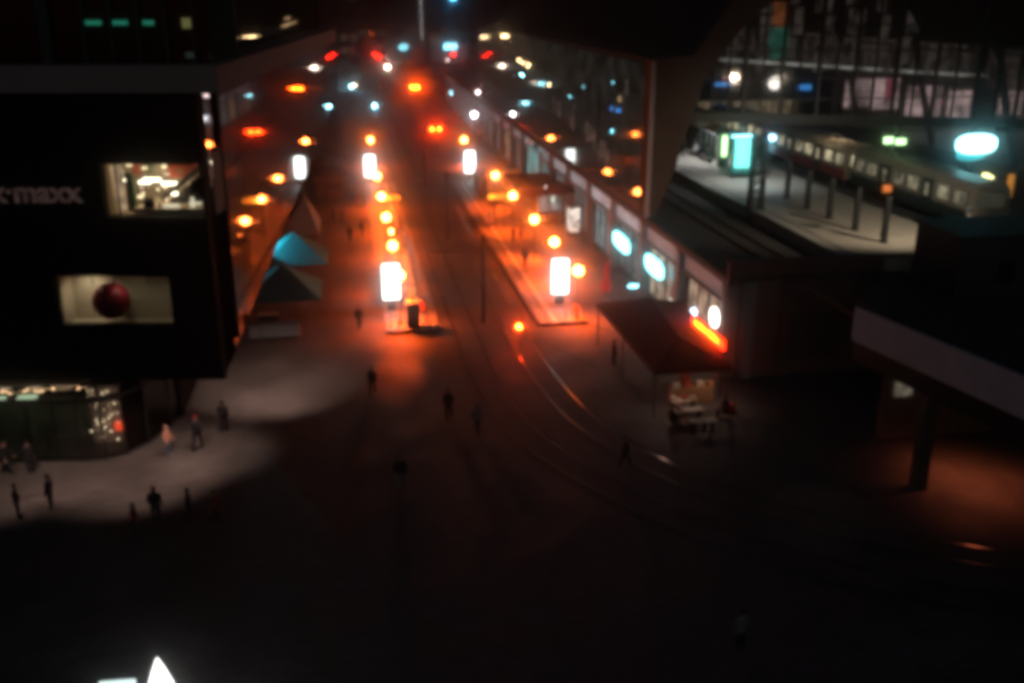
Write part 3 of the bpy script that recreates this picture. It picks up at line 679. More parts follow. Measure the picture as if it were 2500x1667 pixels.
table(18.0, 46.7, -.03, 'frontmost white table before the red marquee', 1.4)
bench(17.7, 47.45, 0, 'wooden bench between the two front market tables')
bench(17.8, 48.95, 0, 'wooden bench behind the middle market table')
tag(MB().box(20.4, 49.2, 0, .7, .5, .55).build('crate', mat('red_crate', (.4, .06, .04), .7), bevel=.03), 'red crate on the ground at the right front of the red marquee', 'crate')
# neon sign + white round sign + loop
t = thing('neon_sign', 'red neon signboard with yellow letters above the red marquee', 'sign', (20.6, 53.4, 3.0), R(-88))
MB().box(0, 0, 0, 5.0, .12, .62).build('board', M['darkmetal'], t)
MB().box(0, -.08, .03, 4.9, .03, .54).build('red_glow_face', M['neonred'], t)
text('lettering', 'NAPA PIZZA', .5, M['neonyellow'], t, (-2.05, -.12, .14), (R(90), 0, 0), .01, 'LEFT', .01, 1.35)
for x in (-2, 2): MB().tube((x, .05, -3.0), (x, .05, 0), .05).build('post', M['darkmetal'], t)
t = thing('looped_neon', 'small blue white neon loop at the left end of the red neon sign', 'neon', (20.7, 56.6, 3.1))
MB().path([(.02*k, .22*math.cos(k*.7), .35 + .33*math.sin(k*.7)) for k in range(10)], .025).build('tube', M['bluewhite'], t)
MB().tube((0, .1, -3.1), (0, .1, .1), .04).build('post', M['darkmetal'], t)

# ---- closed red parasol
def parasol_closed(x, y, lb):
    t = thing('closed_parasol', lb, 'parasol', (x, y, 0))
    MB().tube((0, 0, 0), (0, 0, 3.1), .04).lathe(0, 0, [(.3, 0), (.3, .08), (.06, .12)], 12).build('pole', M['greymetal'], t)
    MB().lathe(0, 0, [(.12, .75), (.36, .85), (.4, 1.3), (.26, 1.8), (.2, 2.1), (.27, 2.4), (.18, 2.8), (.03, 3.15)], 9).build('folded_canvas', mat('bright_red_canvas', (.6, .03, .03), .8), t)
parasol_closed(19.1, 71.4, 'closed bright red parasol standing by the viaduct shops')
# potted plants beside marquee rear
def shrub(x, y, h, lb):
    t = thing('potted_plant', lb, 'plant', (x, y, 0), 0, 'plants behind the red marquee')
    MB().lathe(0, 0, [(.2, 0), (.28, .45)], 12).build('pot', M['darkmetal'], t)
    b = MB(); random.seed(int(x*10))
    for k in range(220):
        a = random.random()*6.28; r = .6*random.random()**.6; zz = .5 + random.random()*h; s = .09
        c = Vector((r*math.cos(a), r*math.sin(a), zz)); d = Vector((random.uniform(-1, 1), random.uniform(-1, 1), random.uniform(-1, 1))).normalized(); e = d.orthogonal().normalized()
        b.add([c - d*s, c + e*s*.5, c + d*s, c - e*s*.5], [(0, 1, 2, 3)])
    b.build('foliage', M['leaf'], t)
shrub(20.3, 66.6, 1.0, 'leafy potted plant behind the red marquee near the parasol')
shrub(21.2, 64.8, 1.2, 'taller leafy potted plant against the viaduct shops')

# ================================================================ LEFT STALLS
def umb(x, y, r, z0, z1, lb, m, lit=None):
    t = thing('market_umbrella', lb, 'umbrella', (x, y, 0), R(45), 'teal market umbrellas')
    MB().tube((0, 0, 0), (0, 0, z1 + .15), .05).build('pole', M['greymetal'], t)
    b = MB(); q = [(r*1.41*math.cos(R(90*k + 0)), r*1.41*math.sin(R(90*k)), z0) for k in range(4)]
    b.add(q + [(0, 0, z1)], [(0, 1, 4), (1, 2, 4), (2, 3, 4), (3, 0, 4)])
    b.add([(a, c, d - .04) for a, c, d in q] + [(0, 0, z1 - .04)], [(1, 0, 4), (2, 1, 4), (3, 2, 4), (0, 3, 4)])
    b.build('canopy', m, t)
    fr = MB()
    for k in range(4): fr.tube((0, 0, z1 - .08), q[k], .015)
    fr.build('rib', M['greymetal'], t)
    return t
um = umb(-4.3, 79.0, 2.6, 2.5, 4.5, 'teal market umbrella lit bright cyan from beneath a lamp', M['teal'])
umb(-4.7, 69.6, 2.6, 2.4, 4.4, 'nearer dark teal market umbrella over the white counter', M['teal'])
l = thing('cyan_floodlight', 'small cyan floodlight on a stand left of the bright umbrella', 'lamp', (-7.6, 78.2, .0))
MB().tube((0, 0, 0), (0, 0, 4.4), .05).build('stand', M['darkmetal'], l)
MB().box(.1, 0, 4.35, .25, .35, .2).build('head', M['darkmetal'], l)
spot('flood_beam', l, (.3, 0, 4.5), (2.4, .2, 3.2), 1500, (.12, .85, 1), 70, .3, .05)
spot('flood_beam', l, (.0, -.3, 4.5), (1.7, -7.4, 3.2), 500, (.12, .85, 1), 24, .5, .05)
t = thing('stall_counter', 'long pale counter in front of the teal umbrellas', 'counter', (-5.3, 66.7, 0))
MB().box(.35, 0, .1, 2.6, .6, .9).build('front_panel', M['fascia'], t, bevel=.02)
MB().box(-1.35, 0, .1, .7, .6, .9).build('side_panel', M['fascia'], t, bevel=.02)
MB().box(-.1, 0, 1.0, 3.6, .8, .05).build('counter_top', M['greymetal'], t)
t = thing('drinks_cooler', 'small dark appliance with pale lid behind the pale counter', 'cooler', (-5.8, 68.3, 0))
MB().box(0, 0, 0, 1.3, .6, 1.15).build('cabinet', M['darkmetal'], t); MB().box(0, 0, 1.15, 1.4, .65, .06).build('lid', M['white'], t)
t = thing('beige_tent', 'pale beige tent with pointed top left of the platform', 'tent', (-4.0, 90, 0))
b = MB(); q = [(-1.9, -3, 2.4), (1.5, -3, 2.4), (1.5, 4, 2.4), (-1.9, 4, 2.4)]; b.add(q + [(.3, .5, 5.2)], [(0, 1, 4), (1, 2, 4), (2, 3, 4), (3, 0, 4)]); b.add([(a, c, d-.05) for a, c, d in q] + [(.3, .5, 5.1)], [(1, 0, 4), (2, 1, 4), (3, 2, 4), (0, 3, 4)]); b.build('canopy', M['beige'], t)
for x, y, _ in q: MB().tube((x, y, 0), (x, y, 2.4), .04).build('pole', M['greymetal'], t)
MB().box(-.2, -3.0, 1.1, 1.5, .1, .45).build('banner', M['darkmetal'], t)
MB().tube((.3, .5, 5.1), (.3, .5, 7.2), .05, .01).build('spire', M['greymetal'], t)
# crowd-side cabins far back
for i, (x, y, w_, d_, h_, lb) in enumerate([(-1.6, 118, 3.4, 3, 2.6, 'dark wooden cabin far behind the beige tent'), (-7.5, 100, 3.0, 4, 2.7, 'dark cabin against the black building behind the tents'), (-2.2, 128, 4, 3, 2.8, 'low dark cabin at the far end of the left plaza')]):
    t = thing('market_cabin', lb, 'cabin', (x, y, 0), 0, 'market cabins on the left plaza')
    MB().box(0, 0, 0, w_, d_, h_).build('wall', M['brick'], t)
    MB().add([(-w_/2-.2, -d_/2-.2, h_), (w_/2+.2, -d_/2-.2, h_), (w_/2+.2, d_/2+.2, h_), (-w_/2-.2, d_/2+.2, h_), (0, -d_/2-.2, h_+.8), (0, d_/2+.2, h_+.8)], [(0, 1, 4), (1, 2, 5, 4), (2, 3, 5), (3, 0, 4, 5), (3, 2, 1, 0)]).build('roof', M['roofdark'], t)
    MB().box(0, -d_/2 - .02, .9, w_*.6, .06, .9).build('hatch', M['darkmetal'], t)
# bottom-left glowing tent tip
t = thing('lit_tent', 'glowing white tent peak at the bottom left edge', 'tent', (-6.4, 26.0, 0))
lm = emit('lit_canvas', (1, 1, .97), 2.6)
n = 8; b = MB(); P0 = []
prof = [(.02, 3.4), (.2, 2.95), (.38, 2.4), (.52, 1.7), (.56, .8)]
b.lathe(.1, .6, prof, 20); b.build('peak', lm, t)
b = MB().tube((-.6, .5, 2.62), (-1.6, .5, 2.6), .16, .2, 12); b.build('roof_bar', emit('lit_tube', (.8, 1, .98), 1.2), t)
MB().lathe(.1, .6, [(.58, 0), (.58, .8)], 12).build('base', M['greymetal'], t)

# ================================================================ VIADUCT WITH SHOPS (right)
XW = 22.0
vd = thing('railway_viaduct', 'long railway viaduct with shops in its base and pale fascia panels', 'viaduct', (XW, 54.4, 0))
def D(mb, name, m, parent=None, **k):
    mb.v = [(x - XW, y - 54.4, z) for x, y, z in mb.v]; return mb.build(name, m, parent or vd, **k)
b = MB(); b.prism([(XW + .9, 54.4), (64, 54.4), (64, 230), (XW + .9, 230)], 0, 6.0)
D(b, 'wall', M['brick'])
b = MB(); b.prism([(XW + .05, 54.5), (64, 54.5), (64, 230), (XW + .05, 230)], 6.0, 6.25); D(b, 'deck', M['ballast'])
bay = 8.8; y0 = 54.5
D(MB().wall((XW, 54.4), (XW, 230), 5.75, 6.1, -.6), 'coping', mat('dark_coping', (.10, .10, .10), .8))
D(MB().wall((XW + .12, 54.5), (XW + .12, 230), 4.35, 4.5, -.7), 'lower_cornice', M['concrete'])
for k in range(18):
    a = y0 + bay*k
    D(MB().box(XW + .35, a + .35, 0, .8, .7, 5.75), 'pillar', M['concrete'])
    D(MB().box(XW + .35, a + bay/2 + .35, 4.55, .12, bay - 1.0, 1.1), 'fascia_panel', emit('backlit_fascia', (.8, .84, .9), [.05, .14, .3, .33, .3, .25, .2, .17, .13, .08][min(k, 9)], base=(.14, .15, .17), noise=.3, scale=.7))  # fascia panels glow faintly in place of light falling on them
    win = D(MB().box(XW + .72, a + bay/2 + .35, .4, .05, bay - .9, 3.85), 'shop_window',
        [M['greylit'], M['warmdim'], M['greylit'], M['coollit'], M['greylit'], M['greylit'], M['coollit'], M['warmdim']][k % 8] if k > 0 else M['warmdim'])
    f = MB()
    for j in range(5): f.box(XW + .66, a + .9 + j*(bay - 1.1)/4, .4, .1, .12 if j % 2 else .3, 3.85)
    f.box(XW + .66, a + bay/2 + .35, 0, .12, bay - .8, .4)
    f.build  # noqa
    f.v = [(x - XW, y - 54.4, z) for x, y, z in f.v]; f.build('frame', M['darkmetal'], win)
    if k % 2: D(MB().box(XW + .6, a + 3.1, .4, .08, 1.1, 3.85), 'blind', M['fascia'], win)
# two oval white-cyan shop signs, cyan tall window, small lights
def oval(y, zc, hl, hh, lb):
    t = thing('lit_shop_sign', lb, 'sign', (XW - .05, y, zc), 0, 'oval white cyan shop signs on the viaduct')
    b = MB(); n = 24; r = []
    for i in range(n):
        a = 2*math.pi*i/n; c, s = math.cos(a), math.sin(a)
        r.append((hl*math.copysign(abs(c)**.6, c), hh*math.copysign(abs(s)**.6, s)))
    b.add([(-.12, p, q) for p, q in r] + [(.0, p, q) for p, q in r], [tuple(range(n))[::-1], tuple(range(n, 2*n))] + [(i, (i+1) % n, n+(i+1) % n, n+i) for i in range(n)])
    b.build('lit_face', M['cyanbig'], t)
    MB().box(.08, 0, -hh, .16, hl*1.6, hh*2).build('backbox', M['darkmetal'], t)
oval(77.6, 3.0, 2.3, .62, 'oval white cyan lit sign, farther of the pair on the viaduct shops')
oval(68.6, 3.3, 2.1, .62, 'oval white cyan lit sign, nearer of the pair on the viaduct shops')
t = thing('round_shop_light', 'round white glowing sign beside the red neon sign', 'sign', (XW - .1, 56.0, 3.35))
MB().tube((-.1, 0, 0), (.05, 0, 0), .62, n=24).build('lit_face', emit('round_white', (1, .9, .82), 5), t)
MB().tube((.05, 0, 0), (.15, 0, 0), .7, n=24).build('backplate', M['darkmetal'], t)
t = thing('cyan_display_window', 'tall cyan lit glass display on the viaduct beyond the red kiosk', 'display', (XW - .3, 115, 0))
MB().box(0, 0, 1.0, .3, 7, 4.2).build('lit_face', emit('cyan_display', (.12, .62, .62), .42, noise=.6, scale=.5), t)
MB().box(-.02, -3.6, .9, .4, .2, 4.5).box(-.02, 3.6, .9, .4, .2, 4.5).box(0, 0, .6, .4, 7.4, .35).build('frame', M['fascia'], t)
for i, (y, z_, s, m, lb) in enumerate([(61.0, 1.9, .25, 'warm', 'tiny warm light in the shop window by the neon sign'), (64.7, 2.2, .3, 'bright', 'small bright lamp in the shop window under the nearer oval sign'), (66.2, 1.2, .2, 'bright', 'lower small bright lamp under the nearer oval sign')]):
    tag(MB().box(XW + .5, y, z_, .06, s, s*1.6).build('shop_spotlight', emit('spotl', (1, .95, .88), 2.0)), lb, 'light', 'small lights in the shop windows')
tag(MB().box(20.9, 70.3, 1.3, .7, .1, .18).build('cyan_menu_light', M['cyan']), 'thin cyan lit menu bar right of the closed red parasol', 'sign')

# ---- red canopy kiosk and stalls on the right pavement
t = thing('red_canopy_kiosk', 'glass kiosk with dark red canopy against the viaduct', 'kiosk', (19.2, 101, 0))
MB().hexa([(-3.0, -3.4, 3.1), (2.2, -3.4, 3.1), (2.2, 5, 3.3), (-3.0, 5, 3.3), (-2.6, -2.9, 3.9), (2.0, -2.9, 3.9), (2.0, 4.6, 4.1), (-2.6, 4.6, 4.1)]).build('canopy', M['red'], t)
MB().box(1.0, .6, .5, 2.4, 5.5, 2.5).build('cabin', mat('kiosk_body', (.1, .1, .1)), t)
MB().box(1.0, -2.2, 1.3, 2.2, .06, 1.7).build('window', M['coollit'], t)
MB().box(-.15, -2.24, 1.2, .1, .1, 1.9).box(2.15, -2.24, 1.2, .1, .1, 1.9).box(1, -2.24, 3.05, 2.3, .1, .06).build('window_frame', M['white'], t)
MB().box(1.0, -2.4, .4, 2.6, .5, .85).build('counter', M['brick'], t)
MB().box(1.35, -2.26, 2.3, .2, .05, .6).build('lamp', M['bright'] if 0 else emit('kiosk_tube', (.8, 1, .8), 1.6), t)
for x in (-2.8, 2.0): MB().tube((x, -3.2, 0), (x, -3.2, 3.1), .05).build('post', M['greymetal'], t)
t = thing('lit_stall', 'bright white stall with hanging goods between kiosk and viaduct', 'stall', (21.5, 93.5, 0))
MB().box(0, 0, 0, 1.1, 1.6, .5).build('base', M['brick'], t)
MB().box(0, 0, .5, .9, 1.4, 2.3).build('lit_body', emit('stall_glow', (1, .88, .75), 1.0, noise=.8, scale=2.5), t)
for x in (-.5, 0, .5): MB().box(x, -.82, .3, .06, .06, 2.7).build('upright', M['greymetal'], t)
MB().box(0, 0, 2.85, 1.4, 2, .15).build('roof', M['greymetal'], t)
t = thing('red_umbrella', 'dark red umbrella right of the kiosk canopy against the viaduct', 'umbrella', (21.0, 98.5, 0))
MB().tube((0, 0, 0), (0, 0, 4.5), .05).build('pole', M['greymetal'], t)
MB().lathe(0, 0, [(1.9, 3.4), (1.9, 3.5), (.9, 4.1), (.04, 4.45)], 8).build('canopy', M['red'], t)
signal(19.7, 98.2, 3.7, 'round white lamp above the red kiosk canopy', .22, emit('pinkwhite', (1, .8, .85), 40), 'small lamps')
t = thing('small_sales_stand', 'pale newspaper stand left of the amber board on the right platform', 'stand', (14.1, 99.5, .222))
MB().box(0, 0, 0, .8, .5, 1.1).build('rack', M['white'], t); MB().box(0, 0, 1.3, 1.0, .7, .06).build('top', M['white'], t); MB().tube((0, 0, 1.1), (0, 0, 1.3), .05).build('stem', M['greymetal'], t)
t = thing('window_stall', 'grey stall with three small cyan lit windows beyond the kiosk', 'stall', (17.6, 113, 0))
MB().box(0, 0, 0, 3.4, 3, 3.4).build('body', M['greymetal'], t)
for k, x in enumerate((-1.1, 0, 1.1)): MB().box(x, -1.53, 1.9, .6, .05, 1.1).build('window', emit('cwin%d' % k, (.4, .8, .9), (.25, .8, 1.0)[k], noise=.5, scale=3), t)
# right platform dark stair enclosure + tree
t = thing('dark_stand', 'dark covered stand behind the far right light column', 'stand', (16.0, 116, 0))
MB().box(0, 0, 0, 1.8, 6, 2.4).build('body', M['darkmetal'], t); MB().box(0, 0, 2.4, 2.2, 6.4, .15).build('roof', M['darkmetal'], t)

# ================================================================ STATION HALL
hl = thing('station_hall', 'large station train hall with dark glass side and arched glazed gable', 'station', (22, 72, 0))
def Hh(mb, name, m, parent=None, **k):
    mb.v = [(x - 22, y - 72, z) for x, y, z in mb.v]; return mb.build(name, m, parent or hl, **k)
b = MB()
for k in range(14):
    a = 73.6 + k*6.6
    for z0, z1 in ((6.6, 10.2), (10.26, 13.9), (13.96, 17.4)): b.box(XW + .15, a + 3.3, z0, .1, 6.54, z1 - z0)
Hh(b, 'side_glazing', M['hallglass'])
b = MB()
for k in range(14): b.box(XW + .24, 73.6 + k*6.6, 6.25, .2, .16, 11.3)
b.box(XW + .3, 119.5, 17.3, .7, 92.5, .42); b.box(XW + .3, 119.5, 6.25, .3, 92.5, .4)
Hh(b, 'side_frame', M['darkmetal'])
# street light reflections imitated by glowing patches on the side glazing
for (y, z_, sy, sz, m) in [(140, 16.8, 3.2, .08, 'gold'), (136.8, 16.9, .8, .07, 'gold'), (128, 14.3, .5, .12, 'gold'), (125, 14.2, .4, .12, 'gold'), (121.5, 14.1, .5, .14, 'gold'), (126, 12.7, .3, .15, 'cyanlamp'),
    (109, 12.9, .2, .12, 'gold'), (98.5, 12.6, .25, .14, 'cyan'), (93.0, 14.0, .12, .1, 'cyan'), (82.5, 15.2, .12, .1, 'cyan'), (80.3, 13.9, .25, .45, 'yellowwin'), (82.6, 13.0, .18, .3, 'blue'), (80.9, 13.05, .16, .3, 'blue'), (80.2, 13.1, .16, .3, 'blue'), (82.3, 11.2, .18, .28, 'cyan')]:
    Hh(MB().box(XW + .08, y, z_, .03, sy, sz), 'interior_light', M[m])
random.seed(21)
lp = emit('dim_pane', (.75, .8, .72), .05, noise=.9, scale=2)  # faint upright reflections imitated by glowing strips on the side glazing
b = MB()
for (ya, za, n) in [(79.5, 14.4, 4), (98, 10.2, 6), (90, 9.6, 8), (85, 8.4, 7), (105, 10.4, 5)]:
    for k in range(n): Hh(MB().box(XW + .08, ya + random.uniform(-2, 2), za + random.uniform(-.6, .6), .03, random.uniform(.1, .5), random.uniform(.5, 1.6)), 'dim_lit_pane', lp)
# vault roof (quarter arch up from the eave)
b = MB(); prev = None
arc = [(21.9, 17.75), (25.2, 17.95), (28.4, 22.35), (33.8, 26.45), (40.5, 28.45), (44, 28.45), (50.7, 26.45), (56.1, 22.35), (59.3, 17.95), (62.6, 17.75)]
n = len(arc)
pts = [(x, 73.0, z) for x, z in arc] + [(x, 165, z) for x, z in arc] + [(x, 73.0, z - .4) for x, z in arc] + [(x, 165, z - .4) for x, z in arc]
F = []
for i in range(n-1): F += [(i, i+1, n+i+1, n+i), (2*n+i+1, 2*n+i, 3*n+i, 3*n+i+1), (i, 2*n+i, 2*n+i+1, i+1), (n+i, n+i+1, 3*n+i+1, 3*n+i)]
b.add(pts, F); Hh(b, 'roof', M['roofdark'])
# gable: outer band between stepped outline and inner arch (inner arch centre x=43.2)
ai = []; rx, rz_, cx_, cz_ = 20.0, 19.0, 43.2, 6.0
inner = [(22.9, 6.25), (24.1, 9.4), (25.4, 13.7), (26.2, 16.3), (28.6, 19.6), (31.1, 21.8), (35.5, 24.6), (41, 26.2)]
inner = inner + [(84.5 - x, z_) for x, z_ in inner[::-1]]
outer = [(21.95, 6.25), (21.95, 9.4), (21.95, 13.7), (21.95, 17.7), (25.2, 17.9), (28.4, 22.3), (33.8, 26.4), (40.5, 28.4)]
outer = outer + [(84.5 - x, z_) for x, z_ in outer[::-1]]
n = len(inner); b = MB()
pts = [(x, 72.0, z_) for x, z_ in inner] + [(x, 72.0, z_) for x, z_ in outer] + [(x, 73.0, z_) for x, z_ in inner] + [(x, 73.0, z_) for x, z_ in outer]
F = []
for i in range(n-1): F += [(i, i+1, n+i+1, n+i), (2*n+i, 3*n+i, 3*n+i+1, 2*n+i+1), (i, 2*n+i, 2*n+i+1, i+1), (n+i, n+i+1, 3*n+i+1, 3*n+i)]
F += [(0, n, 3*n, 2*n), (n-1, 3*n-1, 4*n-1, 2*n-1)]
b.add(pts, F); Hh(b, 'gable_arch', M['archstone'])
Hh(MB().box(22.2, 71.9, 6.25, .35, .15, 11.3), 'corner_strip', M['fascia'])
zl = 13.0
def inz(x):
    pl = [p for p in inner]
    for (x0, z0), (x1, z1) in zip(pl[:-1], pl[1:]):
        if x0 <= x <= x1: return z0 + (z1-z0)*(x-x0)/(x1-x0)
    return 20
Hh(MB().hexa([(25.2, 72.25, 13.2), (59.4, 72.25, 11.9), (59.4, 72.75, 11.9), (25.2, 72.75, 13.2), (25.2, 72.25, 13.9), (59.4, 72.25, 12.65), (59.4, 72.75, 12.65), (25.2, 72.75, 13.9)]), 'lintel', M['darkmetal'])
b = MB()
xs = [25.9, 27.0, 28.2, 29.4, 30.8, 32.3, 33.7, 35.2, 36.6, 38.1, 39.7, 41.4, 43, 44.7, 46.4, 48.2, 50, 51.8, 53.5, 55.2]
for i, x in enumerate(xs): b.box(x, 72.5, 12.7, (.26 if i % 4 == 3 else .16) if i % 2 else .06, .3, inz(x) - 12.7)
for z_, x0 in ((16.1, 26.3), (18.1, 27.6), (19.9, 29.1), (21.9, 31.4), (14.6, 25.8)): b.box(42.3, 72.52, z_, (42.25 - x0)*2, .12, .1)
Hh(b, 'gable_mullion', M['darkmetal'])
pl = [p for p in inner if p[1] > 12.8]; b = MB(); q = [(25.2, 13.1)] + pl + [(59.3, 13.1)]
b.add([(x, 72.62, z_) for x, z_ in q] + [(x, 72.65, z_) for x, z_ in q], [tuple(range(len(q))), tuple(range(len(q), 2*len(q)))[::-1]]); Hh(b, 'gable_glass', M['glass_dirty'])
# interior trusses
b = MB()
for y in (86, 100, 116):
    b = MB()
    for i in range(n-1):
        x0, z0 = inner[i]; x1, z1 = inner[i+1]; b.tube((x0 + .8, y, z0 + .5), (x1 + .8, y, z1 + .5), .35, n=6)
    Hh(b, 'roof_truss', M['greymetal'])
b = MB()
for i in range(7): b.box(61.6, 78 + i*14, 6.25, .5, .5, 12)
Hh(b, 'far_column', M['darkmetal'])
# soft interior panes high up (posters / glowing panes)
Hh(MB().box(36.9, 84, 16.9, 1.7, .1, 2.6), 'teal_poster', emit('teal_poster', (.1, .5, .38), .22, noise=.6, scale=1))
Hh(MB().box(36.8, 83.8, 19.5, 1.4, .1, 2.0), 'orange_poster', emit('orange_poster', (1, .32, .12), .2, noise=.5, scale=1))
b = MB(); b.tube((30, 90, 16.8), (66, 92, 14.3), .12); Hh(b, 'lit_tube', emit('dim_tube', (.8, .85, .8), .6, noise=.8, scale=.4))
up = emit('upper_pane', (.8, .68, .63), .07, noise=.9, scale=.8)  # glowing panes that brighten the lattice behind the gable glass
for x in range(9):
    for r_ in range(3): Hh(MB().box(35.5 + x*3.1 + (r_ % 2)*.6, 99, 14.6 + r_*2.9 + (x % 2)*.8, 1.0 + (x*r_ % 3)*.4, .1, 2.6), 'upper_pane', up)
fg = mat('far_glazing_lit', (.02, .02, .02), .3); glow(fg, (.85, .68, .62), .006, .11, .6)  # emission put into the far glazing to lift the hall interior
b = MB()
for k in range(22):
    for r_ in range(4): b.box(62.3, 76 + k*4.2, 13.6 + r_*3.2, .1, 3.95, 3.0)
Hh(b, 'far_glazing', fg)
# platform inside / outside
st = thing('station_platform', 'raised pale railway platform running out of the station hall', 'platform', (33.5, 70, 6.25))
def PL(mb, name, m, **k):
    mb.v = [(x - 33.5, y - 70, z - 6.25) for x, y, z in mb.v]; return mb.build(name, m, st, **k)
PL(MB().prism([(29.4, 55.3), (38.8, 52.0), (38.8, 190), (29.4, 190)], 6.26, 7.1), 'slab', mat('platform_asphalt', (.36, .33, .28), .7, noise=.12, scale=1.2))
PL(MB().prism([(29.4, 55.6), (30.0, 55.4), (30.0, 190), (29.4, 190)], 7.1, 7.12), 'edge_strip', M['kerb'])
PL(MB().prism([(30.25, 55.3), (30.4, 55.25), (30.4, 190), (30.25, 190)], 7.1, 7.115), 'warning_line', mat('dark_line', (.08, .07, .06)))
PL(MB().prism([(38.2, 52.3), (38.8, 52.1), (38.8, 190), (38.2, 190)], 7.1, 7.12), 'far_edge_strip', M['kerb'])
for i, (x, y) in enumerate([(33.8, 73.1), (33.6, 69.1), (33.6, 65.5), (33.6, 61.7), (33.7, 58.1)]):
    t = thing('platform_post', ['dark slim post nearest the lattice mast on the raised platform', 'second slim dark post from the lattice mast on the raised platform', 'middle slim dark post of the row on the raised platform', 'fourth slim dark post from the lattice mast on the raised platform', 'last slim dark post at the platform end under a small orange sign'][i], 'post', (x, y, 7.1), 0, 'dark posts on the raised railway platform')
    MB().box(0, 0, 0, .34, .3, 2.9).build('shaft', M['darkmetal'], t, bevel=.03); MB().box(0, 0, 0, .44, .4, .1).build('base', M['darkmetal'], t)
t = thing('small_orange_sign', 'small orange lit sign above the last platform post', 'sign', (33.75, 58.5, 10.0))
MB().box(0, 0, .25, .55, .08, .45).build('lit_face', emit('osign', (1, .22, .02), .7, noise=.6, scale=6), t); MB().tube((0, .08, 0), (0, .08, .7), .04).build('bracket', M['darkmetal'], t)
# lattice mast
t = thing('lattice_mast', 'black steel lattice mast beside the raised platform', 'mast', (29.6, 69.2, 6.25))
for dx, dy in ((-.45, -.3), (.45, -.3), (.45, .3), (-.45, .3)): MB().box(dx, dy, 0, .16, .16, 6.4).build('leg', M['darkmetal'], t)
b = MB()
for k in range(10):
    z0, z1 = k*.63 + .1, (k+1)*.63
    for (a, c) in (((-.45, -.3), (.45, -.3)), ((.45, -.3), (.45, .3)), ((.45, .3), (-.45, .3)), ((-.45, .3), (-.45, -.3))):
        b.tube((*a, z0), (*c, z1), .05, n=4); b.tube((*c, z0), (*a, z1), .05, n=4)
b.build('lattice', M['darkmetal'], t)
# green box sign, cyan vitrine, blue lamp
t = thing('green_sign_box', 'tall green lit sign box on the raised platform', 'sign', (34.4, 88.6, 7.1))
MB().box(0, 0, 0, .9, .5, .75).build('foot', M['darkmetal'], t); MB().box(0, 0, .75, .95, .5, 2.3).build('housing', mat('green_box', (.1, .2, .1)), t)
MB().box(-.05, -.27, .95, .5, .04, 1.9).build('lit_face', M['greensign'], t)
t = thing('cyan_vitrine', 'cyan lit display case on the raised platform left of the lattice mast', 'display case', (33.8, 82.5, 7.1))
MB().box(0, 0, .5, 1.9, .4, 3.0).build('frame', mat('teal_frame', (.05, .3, .28)), t)
MB().box(0, -.22, .9, 1.6, .05, 2.4).build('lit_face', emit('vitrine', (.2, .95, .85), 2.0), t)
MB().box(0, 0, 3.5, 2.1, .5, .1).build('cap', M['cyan'], t)
for x in (-.85, .85): MB().box(x, 0, 0, .1, .1, .5).build('leg', M['darkmetal'], t)
t = thing('blue_lamp', 'blue white lamp right of the cyan display case', 'lamp', (36.1, 82.0, 7.1))
MB().tube((0, 0, 0), (0, 0, 3.3), .06).build('post', M['darkmetal'], t); MB().ball(0, 0, 3.45, .3, .7).build('globe', emit('bluelamp', (.3, .7, 1), 14), t, True)
spot('glow_beam', t, (-.8, -1.2, 3.1), (-2.4, -7.5, 0), 160, (.35, .85, 1), 100, 1)
# shelter in hall with seated people
t = thing('glazed_waiting_booth', 'glazed waiting booth inside the hall on the raised platform', 'waiting booth', (35.2, 97, 7.1))
MB().box(0, 0, .1, .06, 9, 2.2).build('glass', M['glass'], t)
b = MB()
for k in range(7): b.box(0, -4.5 + k*1.5, 0, .1, .1, 2.4)
b.box(0, 0, 2.3, .1, 9.1, .1); b.build('frame', M['white'], t)
bn = thing('platform_bench', 'dark bench in front of the waiting booth on the raised platform', 'bench', (34.2, 93.3, 7.1))
MB().box(0, 0, .42, .5, 5.4, .06).build('seat', M['darkmetal'], bn)
for y in (-2, 0, 2): MB().box(0, y, 0, .4, .08, .42).build('leg', M['darkmetal'], bn)
g3 = 'people waiting on the raised railway platform'
person(34.1, 95.2, 'seated person in white coat on the raised platform bench', face(-1, 0), 7.1, pose='sit', hue=(.6, .6, .6), grp=g3)
person(34.1, 92.6, 'seated person in black in the middle of the platform bench', face(-1, 0), 7.1, pose='sit', grp=g3)
person(34.1, 91.6, 'seated person in dark grey at the near end of the platform bench', face(-1, 0), 7.1, pose='sit', hue=(.05, .05, .05), grp=g3)
person(32.6, 94.8, 'standing person in dark clothes beside the platform bench', face(1, 0), 7.1, pose='stand', grp=g3)
# floodlights on the lintel lighting the platform
fm = thing('floodlight_mast', 'tall mast with two shaded floodlights on the dark railway cabin', 'floodlight', (40, 52.2, 9.85))
MB().tube((0, 0, 0), (0, 0, 5), .09).tube((-3.5, 0, 4.9), (1.5, 0, 4.9), .06).build('mast', M['darkmetal'], fm)
for x, e in ((-3.4, 5600), (1.4, 500)):
    MB().box(x, -.1, 4.9, .6, .35, .35).build('floodlight', M['darkmetal'], fm)
    spot('flood_beam', fm, (x, .15, 4.85), (-5 + x*.3, 12.5, -1.8), e, (1, .80, .58), 86, .8)
for x, y, e in ((33, 80, 1500), (34, 92, 2300), (43, 84, 300)):
    spot('hall_beam', hl, (x - 22, y - 72, 12.6), (x - 22, y - 72 + .4, 7), e, (.93, .95, 1) if x < 40 else (1, .8, .55), 128, .9)
    Hh(MB().box(x, y, 12.7, .5, 1.2, .12), 'ceiling_lamp', M['darkmetal'])

